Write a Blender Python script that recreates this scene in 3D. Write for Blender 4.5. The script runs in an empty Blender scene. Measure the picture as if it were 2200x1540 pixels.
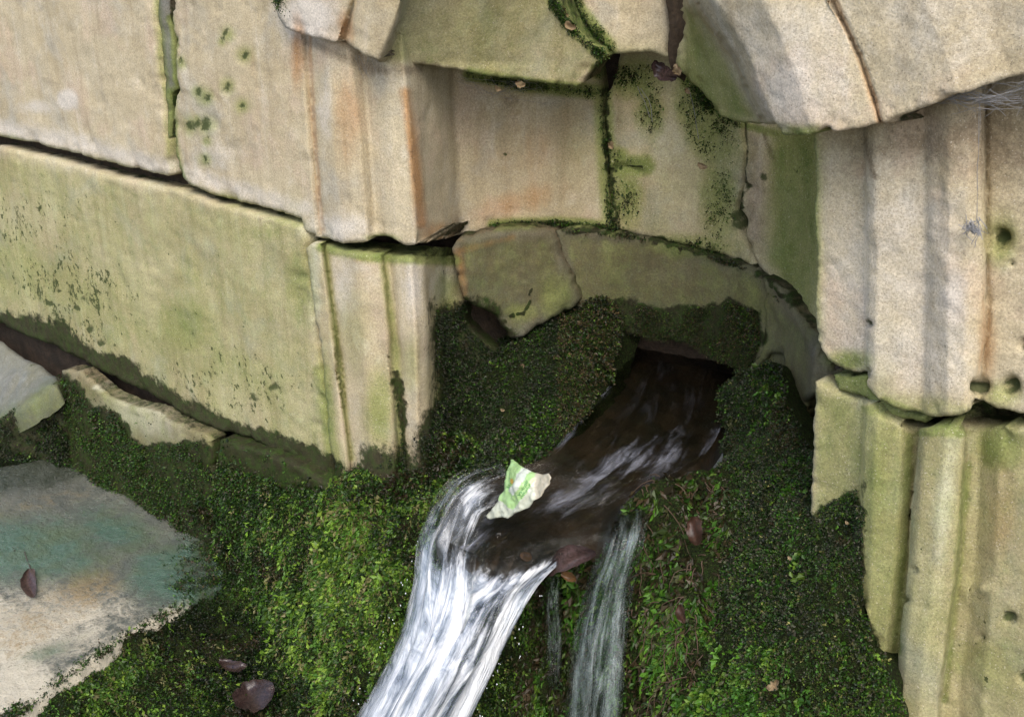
import bpy, math, random
import numpy as np
from mathutils import Matrix, Vector
from mathutils.geometry import delaunay_2d_cdt
random.seed(7); rng = np.random.default_rng(11)
scene = bpy.context.scene
COL = scene.collection

# ------------------------------------------------------------------ camera
F = 2650.0; CX, CY = 1100.0, 770.0
yaw, pitch, roll = map(math.radians, (43.2, 22.1, -0.6))
hd = np.array([-math.sin(yaw), math.cos(yaw), 0.0]); rt = np.array([math.cos(yaw), math.sin(yaw), 0.0]); up = np.array([0, 0, 1.0])
fw = hd*math.cos(pitch) - up*math.sin(pitch); uu = up*math.cos(pitch) + hd*math.sin(pitch)
r2 = rt*math.cos(roll) + uu*math.sin(roll); u2 = uu*math.cos(roll) - rt*math.sin(roll)
C = np.array([1.54298789, -1.19405675, 1.57114299])
cam = bpy.data.objects.new('camera', bpy.data.cameras.new('camera')); COL.objects.link(cam)
cam.data.sensor_width = 36.0; cam.data.lens = F/2200.0*36.0
cam.data.clip_start = 0.05; cam.data.clip_end = 500
M = Matrix.Identity(4)
for i in range(3):
    M[i][0], M[i][1], M[i][2], M[i][3] = r2[i], u2[i], -fw[i], C[i]
cam.matrix_world = M
scene.camera = cam

# ------------------------------------------------------------------ light
SUN_EL, SUN_AZ = math.radians(50), math.radians(43)      # azimuth measured from -y towards -x
sdir = np.array([math.sin(SUN_AZ)*math.cos(SUN_EL), -math.cos(SUN_AZ)*math.cos(SUN_EL), math.sin(SUN_EL)])
world = bpy.data.worlds.new('World'); scene.world = world; world.use_nodes = True
wn = world.node_tree.nodes; wl = world.node_tree.links
sky = wn.new('ShaderNodeTexSky'); sky.sky_type = 'NISHITA'; sky.sun_disc = False
sky.sun_elevation = SUN_EL; sky.sun_rotation = math.atan2(sdir[0], sdir[1])
sky.air_density = 1.0; sky.dust_density = 3.0; sky.ozone_density = 1.0
wl.new(sky.outputs[0], wn['Background'].inputs[0]); wn['Background'].inputs[1].default_value = 0.15
sun = bpy.data.objects.new('sun', bpy.data.lights.new('sun', 'SUN')); COL.objects.link(sun)
sun.data.energy = 1.15; sun.data.angle = math.radians(38); sun.data.color = (1.0, 0.95, 0.86)
sun.rotation_euler = Vector(sdir).to_track_quat('Z', 'Y').to_euler()
vs = scene.view_settings; vs.view_transform = 'Standard'; vs.look = 'None'; vs.exposure = 1.02; vs.gamma = 1.0
vs.use_curve_mapping = False

# ------------------------------------------------------------------ maths helpers
def rays(px, py):
    px = np.asarray(px, float); py = np.asarray(py, float)
    return fw + r2*((px-CX)/F)[..., None] - u2*((py-CY)/F)[..., None]
def ty(px, py, y): d = rays(px, py); return (np.asarray(y)-C[1])/d[..., 1]
def tz(px, py, z): d = rays(px, py); return (np.asarray(z)-C[2])/d[..., 2]
def pt(px, py, t): return C + rays(px, py)*np.asarray(t)[..., None]
CYLX, CYLY = 0.46, 0.12
def cyl_y(px, py, R=0.36):
    d = rays(px, py); dx, dy = d[..., 0], d[..., 1]; ox, oy = C[0]-CYLX, C[1]-CYLY
    a = dx*dx+dy*dy; b = ox*dx+oy*dy; c = ox*ox+oy*oy-R*R
    disc = np.maximum(b*b-a*c, 0); t = (-b+np.sqrt(disc))/a
    return C[1]+t*dy
def h3(i, j, k, s):
    n = (i*374761393 + j*668265263 + k*2147483647 + s*974634721) & 0xFFFFFFFF
    n = ((n ^ (n >> 13))*1274126177) & 0xFFFFFFFF
    n = ((n ^ (n >> 16))*2246822519) & 0xFFFFFFFF
    return ((n ^ (n >> 15)) & 0xFFFF)/65535.0
def vnoise(P, freq, seed=0):
    P = np.asarray(P, float)*freq + 100.0
    I = np.floor(P).astype(np.int64); f = P-I; f = f*f*(3-2*f); out = np.zeros(len(P))
    for a in (0, 1):
        for b in (0, 1):
            for c in (0, 1):
                w = (f[:, 0] if a else 1-f[:, 0])*(f[:, 1] if b else 1-f[:, 1])*(f[:, 2] if c else 1-f[:, 2])
                out += w*h3(I[:, 0]+a, I[:, 1]+b, I[:, 2]+c, seed)
    return out*2-1
def fbm(P, freq, octv=4, seed=0, gain=0.5):
    o = np.zeros(len(P)); a = 1.0; s = 0
    for k in range(octv):
        o += a*vnoise(P, freq*2**k, seed+k*17); s += a; a *= gain
    return o/s
def resample(poly, step, closed=True):
    P = np.array(poly, float)
    if closed: P = np.vstack([P, P[:1]])
    seg = np.linalg.norm(np.diff(P, axis=0), axis=1); cum = np.concatenate([[0], np.cumsum(seg)])
    n = max(int(cum[-1]/step), 4)
    s = np.linspace(0, cum[-1], n+1)
    if closed: s = s[:-1]
    return np.stack([np.interp(s, cum, P[:, 0]), np.interp(s, cum, P[:, 1])], 1)
def inside(P, poly):
    x, y = P[:, 0], P[:, 1]; r = np.zeros(len(P), bool); n = len(poly)
    for i in range(n):
        x1, y1 = poly[i]; x2, y2 = poly[(i+1) % n]
        if y1 == y2: continue
        c = ((y1 > y) != (y2 > y)) & (x < (x2-x1)*(y-y1)/(y2-y1)+x1)
        r ^= c
    return r
def segdist(P, poly, closed=True):
    d = np.full(len(P), 1e9); n = len(poly)
    for i in range(n if closed else n-1):
        a = np.asarray(poly[i], float); b = np.asarray(poly[(i+1) % n], float); ab = b-a
        t = np.clip(((P-a)@ab)/max(ab@ab, 1e-9), 0, 1)
        q = P-(a+t[:, None]*ab); d = np.minimum(d, np.hypot(q[:, 0], q[:, 1]))
    return d
def tri_normals(V, T):
    fn = np.cross(V[T[:, 1]]-V[T[:, 0]], V[T[:, 2]]-V[T[:, 0]])
    N = np.zeros_like(V)
    for k in range(3): np.add.at(N, T[:, k], fn)
    return N/np.maximum(np.linalg.norm(N, axis=1), 1e-12)[:, None]

# ------------------------------------------------------------------ scene graph helpers
def tag(o, label=None, cat=None, group=None, kind=None):
    if label: o['label'] = label
    if cat: o['category'] = cat
    if group: o['group'] = group
    if kind: o['kind'] = kind
    return o
def empty(name, loc, label=None, cat=None, group=None):
    o = bpy.data.objects.new(name, None); COL.objects.link(o); o.location = loc; o.empty_display_size = 0.05
    return tag(o, label, cat, group)
def mesh_obj(name, V, faces, mat, parent=None, smooth=True, attrs=None, uv=None, fcol=None):
    V = np.asarray(V, float)
    if parent is not None: V = V-np.array(parent.matrix_world.translation if parent.parent is None and False else world_loc(parent))
    me = bpy.data.meshes.new(name)
    if isinstance(faces, np.ndarray):
        nf, k = faces.shape
        me.vertices.add(len(V)); me.vertices.foreach_set('co', V.astype(np.float32).ravel())
        me.loops.add(nf*k); me.loops.foreach_set('vertex_index', faces.astype(np.int32).ravel())
        me.polygons.add(nf); me.polygons.foreach_set('loop_start', np.arange(0, nf*k, k, dtype=np.int32))
        me.update(calc_edges=True)
    else:
        me.from_pydata(V.tolist(), [], [list(f) for f in faces])
    me.polygons.foreach_set('use_smooth', np.full(len(me.polygons), smooth))
    for k, v in (attrs or {}).items():
        a = me.attributes.new(k, 'FLOAT', 'POINT'); a.data.foreach_set('value', np.asarray(v, np.float32))
    if fcol is not None:
        a = me.attributes.new('col', 'FLOAT_COLOR', 'POINT')
        c = np.ones((len(V), 4), np.float32); c[:, :3] = fcol; a.data.foreach_set('color', c.ravel())
    if uv is not None:
        l = me.uv_layers.new(name='UVMap'); vi = np.zeros(len(me.loops), np.int32); me.loops.foreach_get('vertex_index', vi)
        l.data.foreach_set('uv', np.asarray(uv, np.float32)[vi].ravel())
    me.update()
    o = bpy.data.objects.new(name, me); COL.objects.link(o); me.materials.append(mat)
    if parent is not None: o.parent = parent
    return o
def world_loc(o):
    p = np.zeros(3)
    while o is not None:
        p = p+np.array(o.location); o = o.parent
    return p

# ------------------------------------------------------------------ materials
class NT:
    def __init__(s, name):
        s.m = bpy.data.materials.new(name); s.m.use_nodes = True; s.t = s.m.node_tree; s.n = s.t.nodes; s.b = s.n['Principled BSDF']; s.out = s.n['Material Output']
        s.tc = s.n.new('ShaderNodeTexCoord'); s.pos = s.n.new('ShaderNodeNewGeometry').outputs['Position']
    def link(s, a, b): s.t.links.new(a, b)
    def setin(s, inp, v):
        if hasattr(v, 'node'): s.link(v, inp)
        else: inp.default_value = v
    def noise(s, scale, detail=4, rough=0.55, vec=None, dist=0.0):
        n = s.n.new('ShaderNodeTexNoise'); n.inputs['Scale'].default_value = scale; n.inputs['Detail'].default_value = detail
        n.inputs['Roughness'].default_value = rough; n.inputs['Distortion'].default_value = dist
        s.link(vec if vec is not None else s.pos, n.inputs['Vector']); return n.outputs['Fac']
    def vor(s, scale, vec=None, out='Distance', rnd=1.0):
        n = s.n.new('ShaderNodeTexVoronoi'); n.inputs['Scale'].default_value = scale; n.inputs['Randomness'].default_value = rnd
        s.link(vec if vec is not None else s.pos, n.inputs['Vector']); return n.outputs[out]
    def math(s, op, a, b=0.0, clamp=False):
        n = s.n.new('ShaderNodeMath'); n.operation = op; n.use_clamp = clamp; s.setin(n.inputs[0], a); s.setin(n.inputs[1], b); return n.outputs[0]
    def mapr(s, v, a, b, c=0.0, d=1.0):
        n = s.n.new('ShaderNodeMapRange'); n.interpolation_type = 'SMOOTHSTEP'
        s.setin(n.inputs[0], v); n.inputs[1].default_value = a; n.inputs[2].default_value = b; n.inputs[3].default_value = c; n.inputs[4].default_value = d; return n.outputs[0]
    def mix(s, f, a, b, mode='MIX'):
        n = s.n.new('ShaderNodeMix'); n.data_type = 'RGBA'; n.blend_type = mode
        s.setin(n.inputs[0], f); s.setin(n.inputs[6], a); s.setin(n.inputs[7], b); return n.outputs[2]
    def attr(s, name, out='Fac'):
        n = s.n.new('ShaderNodeAttribute'); n.attribute_name = name; return n.outputs[out]
    def mapping(s, scale, vec=None, rot=(0, 0, 0)):
        n = s.n.new('ShaderNodeMapping'); n.inputs['Scale'].default_value = scale; n.inputs['Rotation'].default_value = rot
        s.link(vec if vec is not None else s.pos, n.inputs[0]); return n.outputs[0]
    def bump(s, h, strength, dist, normal=None):
        n = s.n.new('ShaderNodeBump'); n.inputs['Strength'].default_value = strength; n.inputs['Distance'].default_value = dist
        s.link(h, n.inputs['Height'])
        if normal is not None: s.link(normal, n.inputs['Normal'])
        return n.outputs[0]
def c4(r, g, b): return (r, g, b, 1.0)

def stone_material(name='sandstone', tint=(1, 1, 1), wet=0.0):
    k = NT(name)
    big = k.noise(4.0, 5, 0.6); mid = k.noise(22, 5, 0.65); fine = k.noise(330, 5, 0.8); sp = k.noise(620, 2, 0.6)
    T = lambda r, g, b: c4(r*tint[0], g*tint[1], b*tint[2])
    A = T(.47, .405, .275); B = T(.39, .325, .205); G = T(.37, .345, .28); L = T(.55, .495, .385)
    c = k.mix(k.mapr(big, .36, .64), A, B)
    c = k.mix(k.mapr(k.noise(8, 4, .6, dist=.6), .48, .72, 0, .8), c, G)
    c = k.mix(k.mapr(mid, .5, .8, 0, .8), c, L)
    c = k.mix(k.mapr(k.noise(6.5, 5, .65), .5, .68, 0, .55), c, T(.48, .365, .275))
    st = k.noise(1.0, 5, .65, k.mapping((34, 34, 2.5)))
    c = k.mix(k.mapr(st, .48, .75, 0, .55), c, T(.27, .215, .13)); c = k.mix(k.mapr(st, .46, .25, 0, .4), c, T(.56, .51, .42))
    def m(attr, noise, amp, lo, hi, mx=1.0):
        v = k.math('ADD', k.attr(attr), k.math('MULTIPLY', k.math('SUBTRACT', noise, .5), amp)); return k.mapr(v, lo, hi, 0, mx)
    pale = m('pale', k.noise(30, 5, .7), .9, .2, 1.0, .85)
    c = k.mix(pale, c, c4(.56, .52, .46))
    rust = m('rust', k.noise(26, 5, .6, k.mapping((1, 1, .35))), .9, .25, 1.1, .8)
    c = k.mix(rust, c, c4(.36, .17, .05))
    dirt_shade = m('dirt_shade', k.noise(60, 6, .75), 1.3, .3, 1.1, .8)
    c = k.mix(dirt_shade, c, c4(.15, .11, .065))
    al0 = k.mapr(k.math('ADD', k.attr('algae'), k.math('MULTIPLY', k.math('SUBTRACT', k.noise(10, 5, .65), .5), .7)), .1, 1.0, 0, .92)
    c = k.mix(al0, c, k.mix(1.0, c, c4(.64, .75, .42), 'MULTIPLY'))
    al1 = m('algae', k.math('ADD', k.math('MULTIPLY', k.noise(44, 7, .78), .6), k.math('MULTIPLY', k.noise(24, 6, .7, k.mapping((1, 1, .3))), .4)), 2.1, .45, 1.25, .88)
    acol = k.mix(k.mapr(k.noise(12, 4, .6), .4, .65), c4(.205, .225, .075), c4(.125, .165, .038))
    c = k.mix(al1, c, acol)
    al2 = m('algae', k.noise(85, 7, .78), 2.2, 1.2, 1.8, .9)
    c = k.mix(al2, c, c4(.05, .095, .012))
    grain = k.mapr(fine, .28, .72, .70, 1.30)
    gc = k.n.new('ShaderNodeCombineColor'); [k.link(grain, gc.inputs[i]) for i in range(3)]
    c = k.mix(1.0, c, gc.outputs[0], 'MULTIPLY')
    c = k.mix(k.mapr(sp, .60, .70, 0, .65), c, c4(.11, .09, .055))
    c = k.mix(k.mapr(k.noise(470, 2, .5), .63, .73, 0, .5), c, T(.66, .60, .5))
    tp = k.mapr(k.vor(150, k.mapping((1, 1, .6))), .10, .03); tp = k.math('MULTIPLY', tp, k.mapr(k.noise(13, 3, .6), .48, .62)); c = k.mix(k.math('MULTIPLY', tp, .8), c, c4(.09, .075, .045))
    pn = k.noise(20, 3, .6); pa = k.attr('pits')
    pv = k.math('ADD', k.math('MULTIPLY', k.noise(105, 4, .7, k.mapping((1, 1, .75))), .7), k.math('MULTIPLY', k.noise(48, 4, .6), .3))
    pit = k.math('MULTIPLY', k.mapr(k.math('ADD', pv, k.math('MULTIPLY', k.math('MULTIPLY', pa, k.mapr(pn, .35, .65, .2, 1.0)), .13)), .645, .70), k.mapr(pa, .05, .3))
    spot = m('spot', k.math('ADD', k.math('MULTIPLY', k.noise(75, 3, .6), .5), k.math('MULTIPLY', k.noise(200, 5, .75), .5)), 2.0, .42, .95)
    pit = k.math('MAXIMUM', pit, spot)
    c = k.mix(k.math('MULTIPLY', pit, .88), c, c4(.035, .05, .012))
    dk = m('damp', k.math('ADD', k.math('MULTIPLY', k.noise(22, 6, .7), .6), k.math('MULTIPLY', k.noise(90, 7, .78), .4)), 2.0, .40, .72)
    dcol = k.mix(k.mapr(k.noise(55, 6, .75), .40, .62), c4(.024, .022, .012), c4(.024, .045, .009))
    dcol = k.mix(k.mapr(k.noise(150, 5, .75), .56, .72, 0, .7), dcol, c4(.10, .092, .045))
    dcol = k.mix(k.mapr(k.noise(230, 6, .8), .47, .36, 0, .85), dcol, c4(.008, .010, .004))
    c = k.mix(k.math('MULTIPLY', dk, .94), c, dcol)
    k.link(c, k.b.inputs['Base Color'])
    k.link(k.math('SUBTRACT', .93-wet, k.math('MULTIPLY', dk, .35)), k.b.inputs['Roughness'])
    k.link(k.math('SUBTRACT', .3, k.math('MULTIPLY', dk, .2)), k.b.inputs['Specular IOR Level'])
    h = k.math('ADD', k.math('MULTIPLY', fine, .55), k.math('MULTIPLY', mid, .5))
    h = k.math('ADD', h, k.math('MULTIPLY', k.noise(120, 5, .7), .35))
    h = k.math('ADD', h, k.math('MULTIPLY', al2, .3))
    h = k.math('SUBTRACT', h, k.math('MULTIPLY', k.math('MAXIMUM', pit, tp), 1.2))
    h = k.math('ADD', h, k.math('MULTIPLY', k.math('MULTIPLY', dk, k.noise(160, 5, .8)), 1.6))
    k.link(k.bump(h, .6, .0032), k.b.inputs['Normal'])
    return k.m
MS = stone_material()
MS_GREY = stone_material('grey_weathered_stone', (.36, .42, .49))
MS_DARK = stone_material('olive_grey_stone', (.31, .33, .33)); MS_DULL = stone_material('dull_tan_stone', (.50, .50, .46))  # darker grey and duller tints of the same sandstone

def soil_material(name, a, b, rough=.8, sc=60, bump=.006, moss=0.0):
    k = NT(name); n = k.noise(sc, 8, .75); n2 = k.noise(sc*.25, 5, .6)
    c = k.mix(k.mapr(n, .35, .65), c4(*a), c4(*b)); c = k.mix(k.mapr(n2, .5, .7, 0, .7), c, c4(a[0]*.5, a[1]*.55, a[2]*.5))
    if moss:
        f = k.noise(240, 6, .8); v = k.vor(420)
        c = k.mix(k.mapr(f, .46, .58, 0, moss), c, c4(.036, .070, .012)); c = k.mix(k.mapr(k.noise(300, 4, .7), .57, .66, 0, moss), c, c4(.10, .135, .03)); c = k.mix(k.mapr(f, .45, .36, 0, .85), c, c4(.008, .010, .004))
        n = k.math('ADD', n, k.math('ADD', k.math('MULTIPLY', f, 1.2), k.math('MULTIPLY', v, -.5)))
    k.link(c, k.b.inputs['Base Color']); k.b.inputs['Roughness'].default_value = rough; k.b.inputs['Specular IOR Level'].default_value = .12 if moss else .4
    k.link(k.bump(k.math('ADD', n, k.noise(sc*4, 4, .7)), 1.0, bump), k.b.inputs['Normal']); return k.m
M_MORTAR = soil_material('dark_earthy_mortar', (.035, .026, .016), (.085, .055, .034), .95, 80)
M_SOIL = soil_material('mossy_tufa', (.014, .020, .006), (.030, .028, .011), .8, 70, .010, .9)
M_GROUND = soil_material('wet_ground', (.03, .03, .02), (.06, .05, .03), .6, 30)
M_BED = soil_material('brown_streambed', (.036, .023, .011), (.013, .012, .007), .5, 14, .002)

def leaf_material(name='moss_leaf', rough=.45, tr=.3):
    k = NT(name); col = k.attr('col', 'Color'); k.link(col, k.b.inputs['Base Color']); k.b.inputs['Roughness'].default_value = rough
    k.b.inputs['Specular IOR Level'].default_value = .35
    t = k.n.new('ShaderNodeBsdfTranslucent'); k.link(col, t.inputs[0]); mx = k.n.new('ShaderNodeMixShader'); mx.inputs[0].default_value = tr
    k.link(k.b.outputs[0], mx.inputs[1]); k.link(t.outputs[0], mx.inputs[2]); k.link(mx.outputs[0], k.out.inputs[0]); return k.m
M_LEAF = leaf_material()

# ------------------------------------------------------------------ stains (where they sit on the masonry)
ST = {'algae': [], 'damp': [], 'rust': [], 'pale': [], 'pits': [], 'spot': [], 'dirt_shade': []}
def blob(a, x, y, rx, ry, v, ang=0.0): ST[a].append(('b', x, y, rx, ry, v, ang))
def line(a, pts, w, v): ST[a].append(('l', pts, w, v))
def box(a, poly, v, soft=20): ST[a].append(('p', poly, soft, v))
def stain(a, P, extra=()):
    out = np.zeros(len(P))
    for s in list(ST[a])+[e[1] for e in extra if e[0] == a]:
        if s[0] == 'b':
            _, x, y, rx, ry, v, ang = s; ca, sa = math.cos(ang), math.sin(ang); dx, dy = P[:, 0]-x, P[:, 1]-y
            u, w = (dx*ca+dy*sa)/rx, (-dx*sa+dy*ca)/ry; out = np.maximum(out, v*np.exp(-(u*u+w*w)*.9))
        elif s[0] == 'l':
            d = segdist(P, s[1], False); out = np.maximum(out, s[3]*np.exp(-(d/s[2])**2*.9))
        else:
            d = segdist(P, s[1]); i = inside(P, s[1]); sd = np.where(i, d, -d); out = np.maximum(out, s[3]*np.clip(sd/s[2]*.5+.5, 0, 1))
    return out
# algae films
box('algae', [(-200, 380), (0, 400), (260, 520), (420, 640), (500, 800), (480, 930), (200, 800), (-200, 680)], .75, 120)
box('algae', [(-200, 270), (660, 470), (720, 1040), (-200, 640)], .62, 30); box('algae', [(-200, 480), (700, 700), (720, 1040), (-200, 660)], .72, 120)
blob('algae', 400, 700, 110, 110, .95); blob('algae', 640, 620, 60, 160, .85); blob('algae', 570, 500, 130, 45, .75); blob('algae', 690, 860, 40, 170, .75); blob('algae', 330, 760, 200, 60, .7, .4)
line('algae', [(362, 200), (370, 330), (385, 392)], 14, 1.2); line('algae', [(335, 0), (345, 120), (356, 210)], 12, .85); line('algae', [(362, 40), (376, 195)], 9, 1.1)
line('algae', [(0, 300), (380, 400), (640, 480)], 16, .8)
for x, y, r in ((490, 75, 9), (525, 118, 10), (385, 135, 8), (488, 185, 10), (440, 210, 11), (425, 198, 8), (520, 228, 9), (410, 270, 12), (441, 268, 13), (425, 262, 9), (443, 303, 7), (436, 342, 8), (478, 90, 6)):
    blob('spot', x, y, r*.8, r*1.3, 1.05, .3); blob('algae', x, y, r*2.2, r*2.4, .85)
line('algae', [(1010, 160), (1120, 180), (1300, 200)], 17, 1.5); line('algae', [(1295, 200), (1302, 330), (1315, 490)], 26, 1.15); line('algae', [(1060, 484), (1200, 478), (1310, 486)], 15, 1.2)
blob('algae', 1240, 330, 70, 170, .45); blob('algae', 820, 512, 40, 10, 1.0)
box('algae', [(1300, 110), (1480, 110), (1600, 270), (1640, 600), (1300, 500)], .5, 30)
blob('algae', 1360, 170, 90, 60, 1.1); blob('algae', 1395, 240, 50, 90, .95); blob('algae', 1520, 270, 70, 140, 1.1, -.5); blob('algae', 1545, 430, 60, 140, 1.0); blob('algae', 1480, 530, 140, 40, 1.0); blob('algae', 1345, 430, 50, 90, 1.0); blob('algae', 1330, 340, 30, 30, 1.2)
box('algae', [(1650, 270), (1760, 270), (1760, 760), (1690, 650), (1640, 560)], 1.0, 30); box('algae', [(1690, 270), (1760, 270), (1760, 700)], 1.25, 20)
box('algae', [(1180, 485), (1330, 500), (1480, 530), (1640, 600), (1750, 720), (1750, 960), (1600, 800), (1240, 660)], .62, 24); blob('algae', 1610, 640, 60, 120, .8, -.6)
box('algae', [(980, 510), (1190, 500), (1240, 650), (1100, 730), (990, 640)], .6, 20); box('dirt_shade', [(980, 510), (1190, 500), (1240, 650), (1100, 730), (990, 640)], .55, 20); box('damp', [(990, 620), (1110, 690), (1240, 640), (1240, 730), (990, 730)], .45, 40); blob('algae', 1195, 640, 50, 70, 1.05); blob('algae', 1120, 670, 60, 30, 1.0)
blob('algae', 815, 880, 40, 110, .95); blob('algae', 880, 780, 30, 90, .6); line('algae', [(690, 530), (790, 550), (980, 560)], 15, 1.2); line('algae', [(822, 550), (850, 760), (862, 1000)], 12, .85); line('algae', [(690, 800), (720, 1020)], 28, 1.0); blob('algae', 760, 720, 50, 130, .5); line('algae', [(700, 545), (755, 985)], 9, .9); box('algae', [(930, 560), (1000, 600), (1000, 900), (920, 900)], .85, 30)
line('algae', [(1195, 0), (1240, 60), (1300, 115)], 26, 1.5); box('algae', [(878, -100), (1200, -100), (1300, 120), (1240, 190), (830, 135)], .62, 14); box('dirt_shade', [(874, -100), (1200, -100), (1300, 120), (1240, 190), (826, 135)], .42, 14); blob('algae', 1290, 150, 25, 25, 1.5)  # brown tone on the arch's inner face paints in shade over its algae
box('algae', [(1455, 0), (1490, 20), (1560, 120), (1630, 262), (1560, 262), (1460, 140)], .95, 24); blob('algae', 1500, 190, 40, 90, 1.3, -.5); line('algae', [(1520, 230), (1590, 268), (1690, 295)], 12, 1.1)
blob('algae', 1820, 775, 60, 28, 1.1); blob('algae', 2150, 520, 50, 70, .9); blob('algae', 2150, 850, 60, 40, .8); line('algae', [(1900, 860), (1980, 890)], 16, 1.0)
box('algae', [(1735, 800), (2400, 910), (2400, 1700), (1800, 1700)], .6, 20); box('algae', [(1740, 820), (1965, 920), (1925, 1700), (1735, 1700)], .78, 20); blob('algae', 1880, 1050, 50, 260, 1.05, .06); blob('algae', 2150, 960, 70, 70, 1.15); line('algae', [(1955, 940), (1925, 1400)], 14, 1.1); blob('algae', 2120, 1420, 200, 120, .75); line('algae', [(1860, 880), (2060, 930)], 16, 1.1); line('algae', [(1975, 930), (2075, 930)], 14, 1.0); blob('algae', 1800, 900, 50, 90, .9); line('algae', [(2080, 1000), (2030, 1500)], 18, .9)
# damp black-green growth
line('damp', [(-100, 600), (0, 655), (220, 755), (470, 885), (700, 985)], 34, .36); line('damp', [(-100, 640), (0, 690), (110, 725), (220, 790), (310, 835), (470, 920), (600, 960), (720, 1010)], 34, 1.05); blob('damp', 70, 710, 30, 40, 1.1); blob('damp', 130, 720, 26, 50, 1.0); blob('damp', 260, 790, 50, 30, 1.1, .5); blob('damp', 340, 850, 30, 30, 1.1)
box('damp', [(1232, 665), (1330, 640), (1440, 668), (1560, 645), (1632, 668), (1640, 740), (1590, 830), (1240, 740)], 1.15, 16)
box('damp', [(930, 660), (1010, 640), (1110, 740), (1100, 1000), (890, 1060), (880, 960), (930, 850)], 1.1, 40); blob('damp', 830, 1010, 80, 60, 1.1); line('damp', [(850, 800), (862, 880), (875, 1000)], 12, .85); line('damp', [(1050, 660), (1095, 720)], 22, .8)
box('damp', [(1730, 1110), (1800, 1060), (1850, 1040), (1850, 1420), (1730, 1420)], 1.0, 30); line('damp', [(1845, 1100), (1830, 1290), (1890, 1430), (1920, 1540)], 20, .9)
line('damp', [(1300, 190), (1305, 350), (1330, 495)], 8, .8); box('damp', [(1200, 600), (1300, 570), (1500, 600), (1640, 640), (1660, 740), (1250, 740)], .36, 50); line('damp', [(1190, 490), (1400, 512), (1620, 580), (1740, 690)], 9, .8)
# rust, pale crust, dirt, pits
line('rust', [(872, 200), (890, 330), (905, 480)], 18, 1.0); blob('rust', 745, 250, 40, 120, .75); blob('rust', 640, 110, 20, 90, 1.0); blob('rust', 740, 60, 22, 50, .9); line('rust', [(662, 80), (690, 500)], 8, .8); blob('rust', 1100, 440, 160, 40, .7, -.3); blob('rust', 950, 500, 60, 30, .8); blob('rust', 1180, 300, 130, 130, .45); blob('rust', 560, 150, 100, 120, .4); line('rust', [(1790, 0), (1845, 120), (1890, 260)], 12, .8); blob('rust', 2120, 700, 30, 150, .7); blob('rust', 2150, 1100, 60, 160, .6); blob('rust', 1840, 370, 40, 50, .6); blob('rust', 1150, 340, 200, 60, .4); line('rust', [(1000, 640), (985, 540), (1100, 510)], 12, .6); line('rust', [(760, 560), (930, 545)], 8, .5)
blob('pale', 660, 40, 70, 60, 1.2); line('pale', [(0, 275), (180, 310), (350, 360)], 26, .75); line('pale', [(395, 370), (520, 410), (650, 450)], 26, .7); blob('pale', 145, 215, 22, 22, 1.5); blob('pale', 80, 230, 50, 18, .8); blob('pale', 720, 490, 90, 40, .9); blob('pale', 700, 230, 20, 100, .7); box('pale', [(1520, 0), (1800, 0), (1880, 270), (1680, 300)], .5, 40); blob('pale', 1700, 180, 70, 130, .8, .4); box('pale', [(1755, 420), (1860, 400), (2110, 380), (2110, 900), (1755, 800)], .55, 60); box('pale', [(1800, -200), (2400, -200), (2400, 60), (1900, 240)], .45, 60); blob('pale', 1980, 620, 120, 170, .6); blob('pale', 2050, 640, 40, 110, .8); blob('pale', 1800, 560, 50, 180, .5); blob('pale', 890, 610, 26, 90, .9); blob('pale', 950, 610, 30, 50, .9); blob('pale', 735, 620, 30, 110, .7); blob('pale', 675, 600, 18, 120, .8); blob('pale', 2030, 1080, 26, 200, .8, .1); blob('pale', 1930, 1040, 25, 120, .5); blob('pale', 1420, 590, 150, 30, .3); blob('pale', 460, 330, 60, 60, .6); blob('pale', 900, 470, 30, 40, .6); blob('pale', 300, 900, 120, 40, .8, .4); blob('pale', 1430, 300, 60, 80, .6)
box('dirt_shade', [(1790, 290), (2110, 190), (2400, 130), (2400, 420), (2120, 400), (1800, 360)], .8, 60); line('dirt_shade', [(1860, 300), (1880, 380)], 10, 1.0); blob('dirt_shade', 800, 145, 30, 30, .9); line('dirt_shade', [(660, 90), (800, 150), (900, 150)], 16, .8); box('dirt_shade', [(1590, 270), (1640, 280), (1660, 560), (1590, 540)], .65, 20); blob('dirt_shade', 2150, 300, 60, 120, .8); blob('dirt_shade', 1095, 215, 25, 20, .8); box('dirt_shade', [(1200, 495), (1330, 505), (1480, 535), (1640, 600), (1700, 660), (1600, 680), (1240, 660)], .62, 24); blob('dirt_shade', 1330, 270, 20, 50, .7); line('dirt_shade', [(1640, 290), (1660, 340)], 8, 1.0); line('dirt_shade', [(1250, 140), (1430, 150)], 10, .8); blob('dirt_shade', 1060, 570, 60, 60, .7); line('dirt_shade', [(2085, 930), (2060, 1200), (2030, 1500)], 16, .7)
blob('pits', 150, 640, 170, 140, 1.5, .5); blob('pits', 60, 480, 130, 80, 1.25); blob('pits', 480, 830, 200, 100, 1.2); blob('pits', 300, 700, 220, 120, .75); blob('pits', 560, 880, 60, 50, 1.0); blob('pits', 330, 560, 250, 100, .35); blob('pits', 2150, 1350, 120, 200, .5); blob('pits', 1950, 700, 150, 200, .25); blob('pits', 1700, 420, 60, 200, .3); blob('pits', 1950, 1200, 150, 250, .3)
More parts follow.
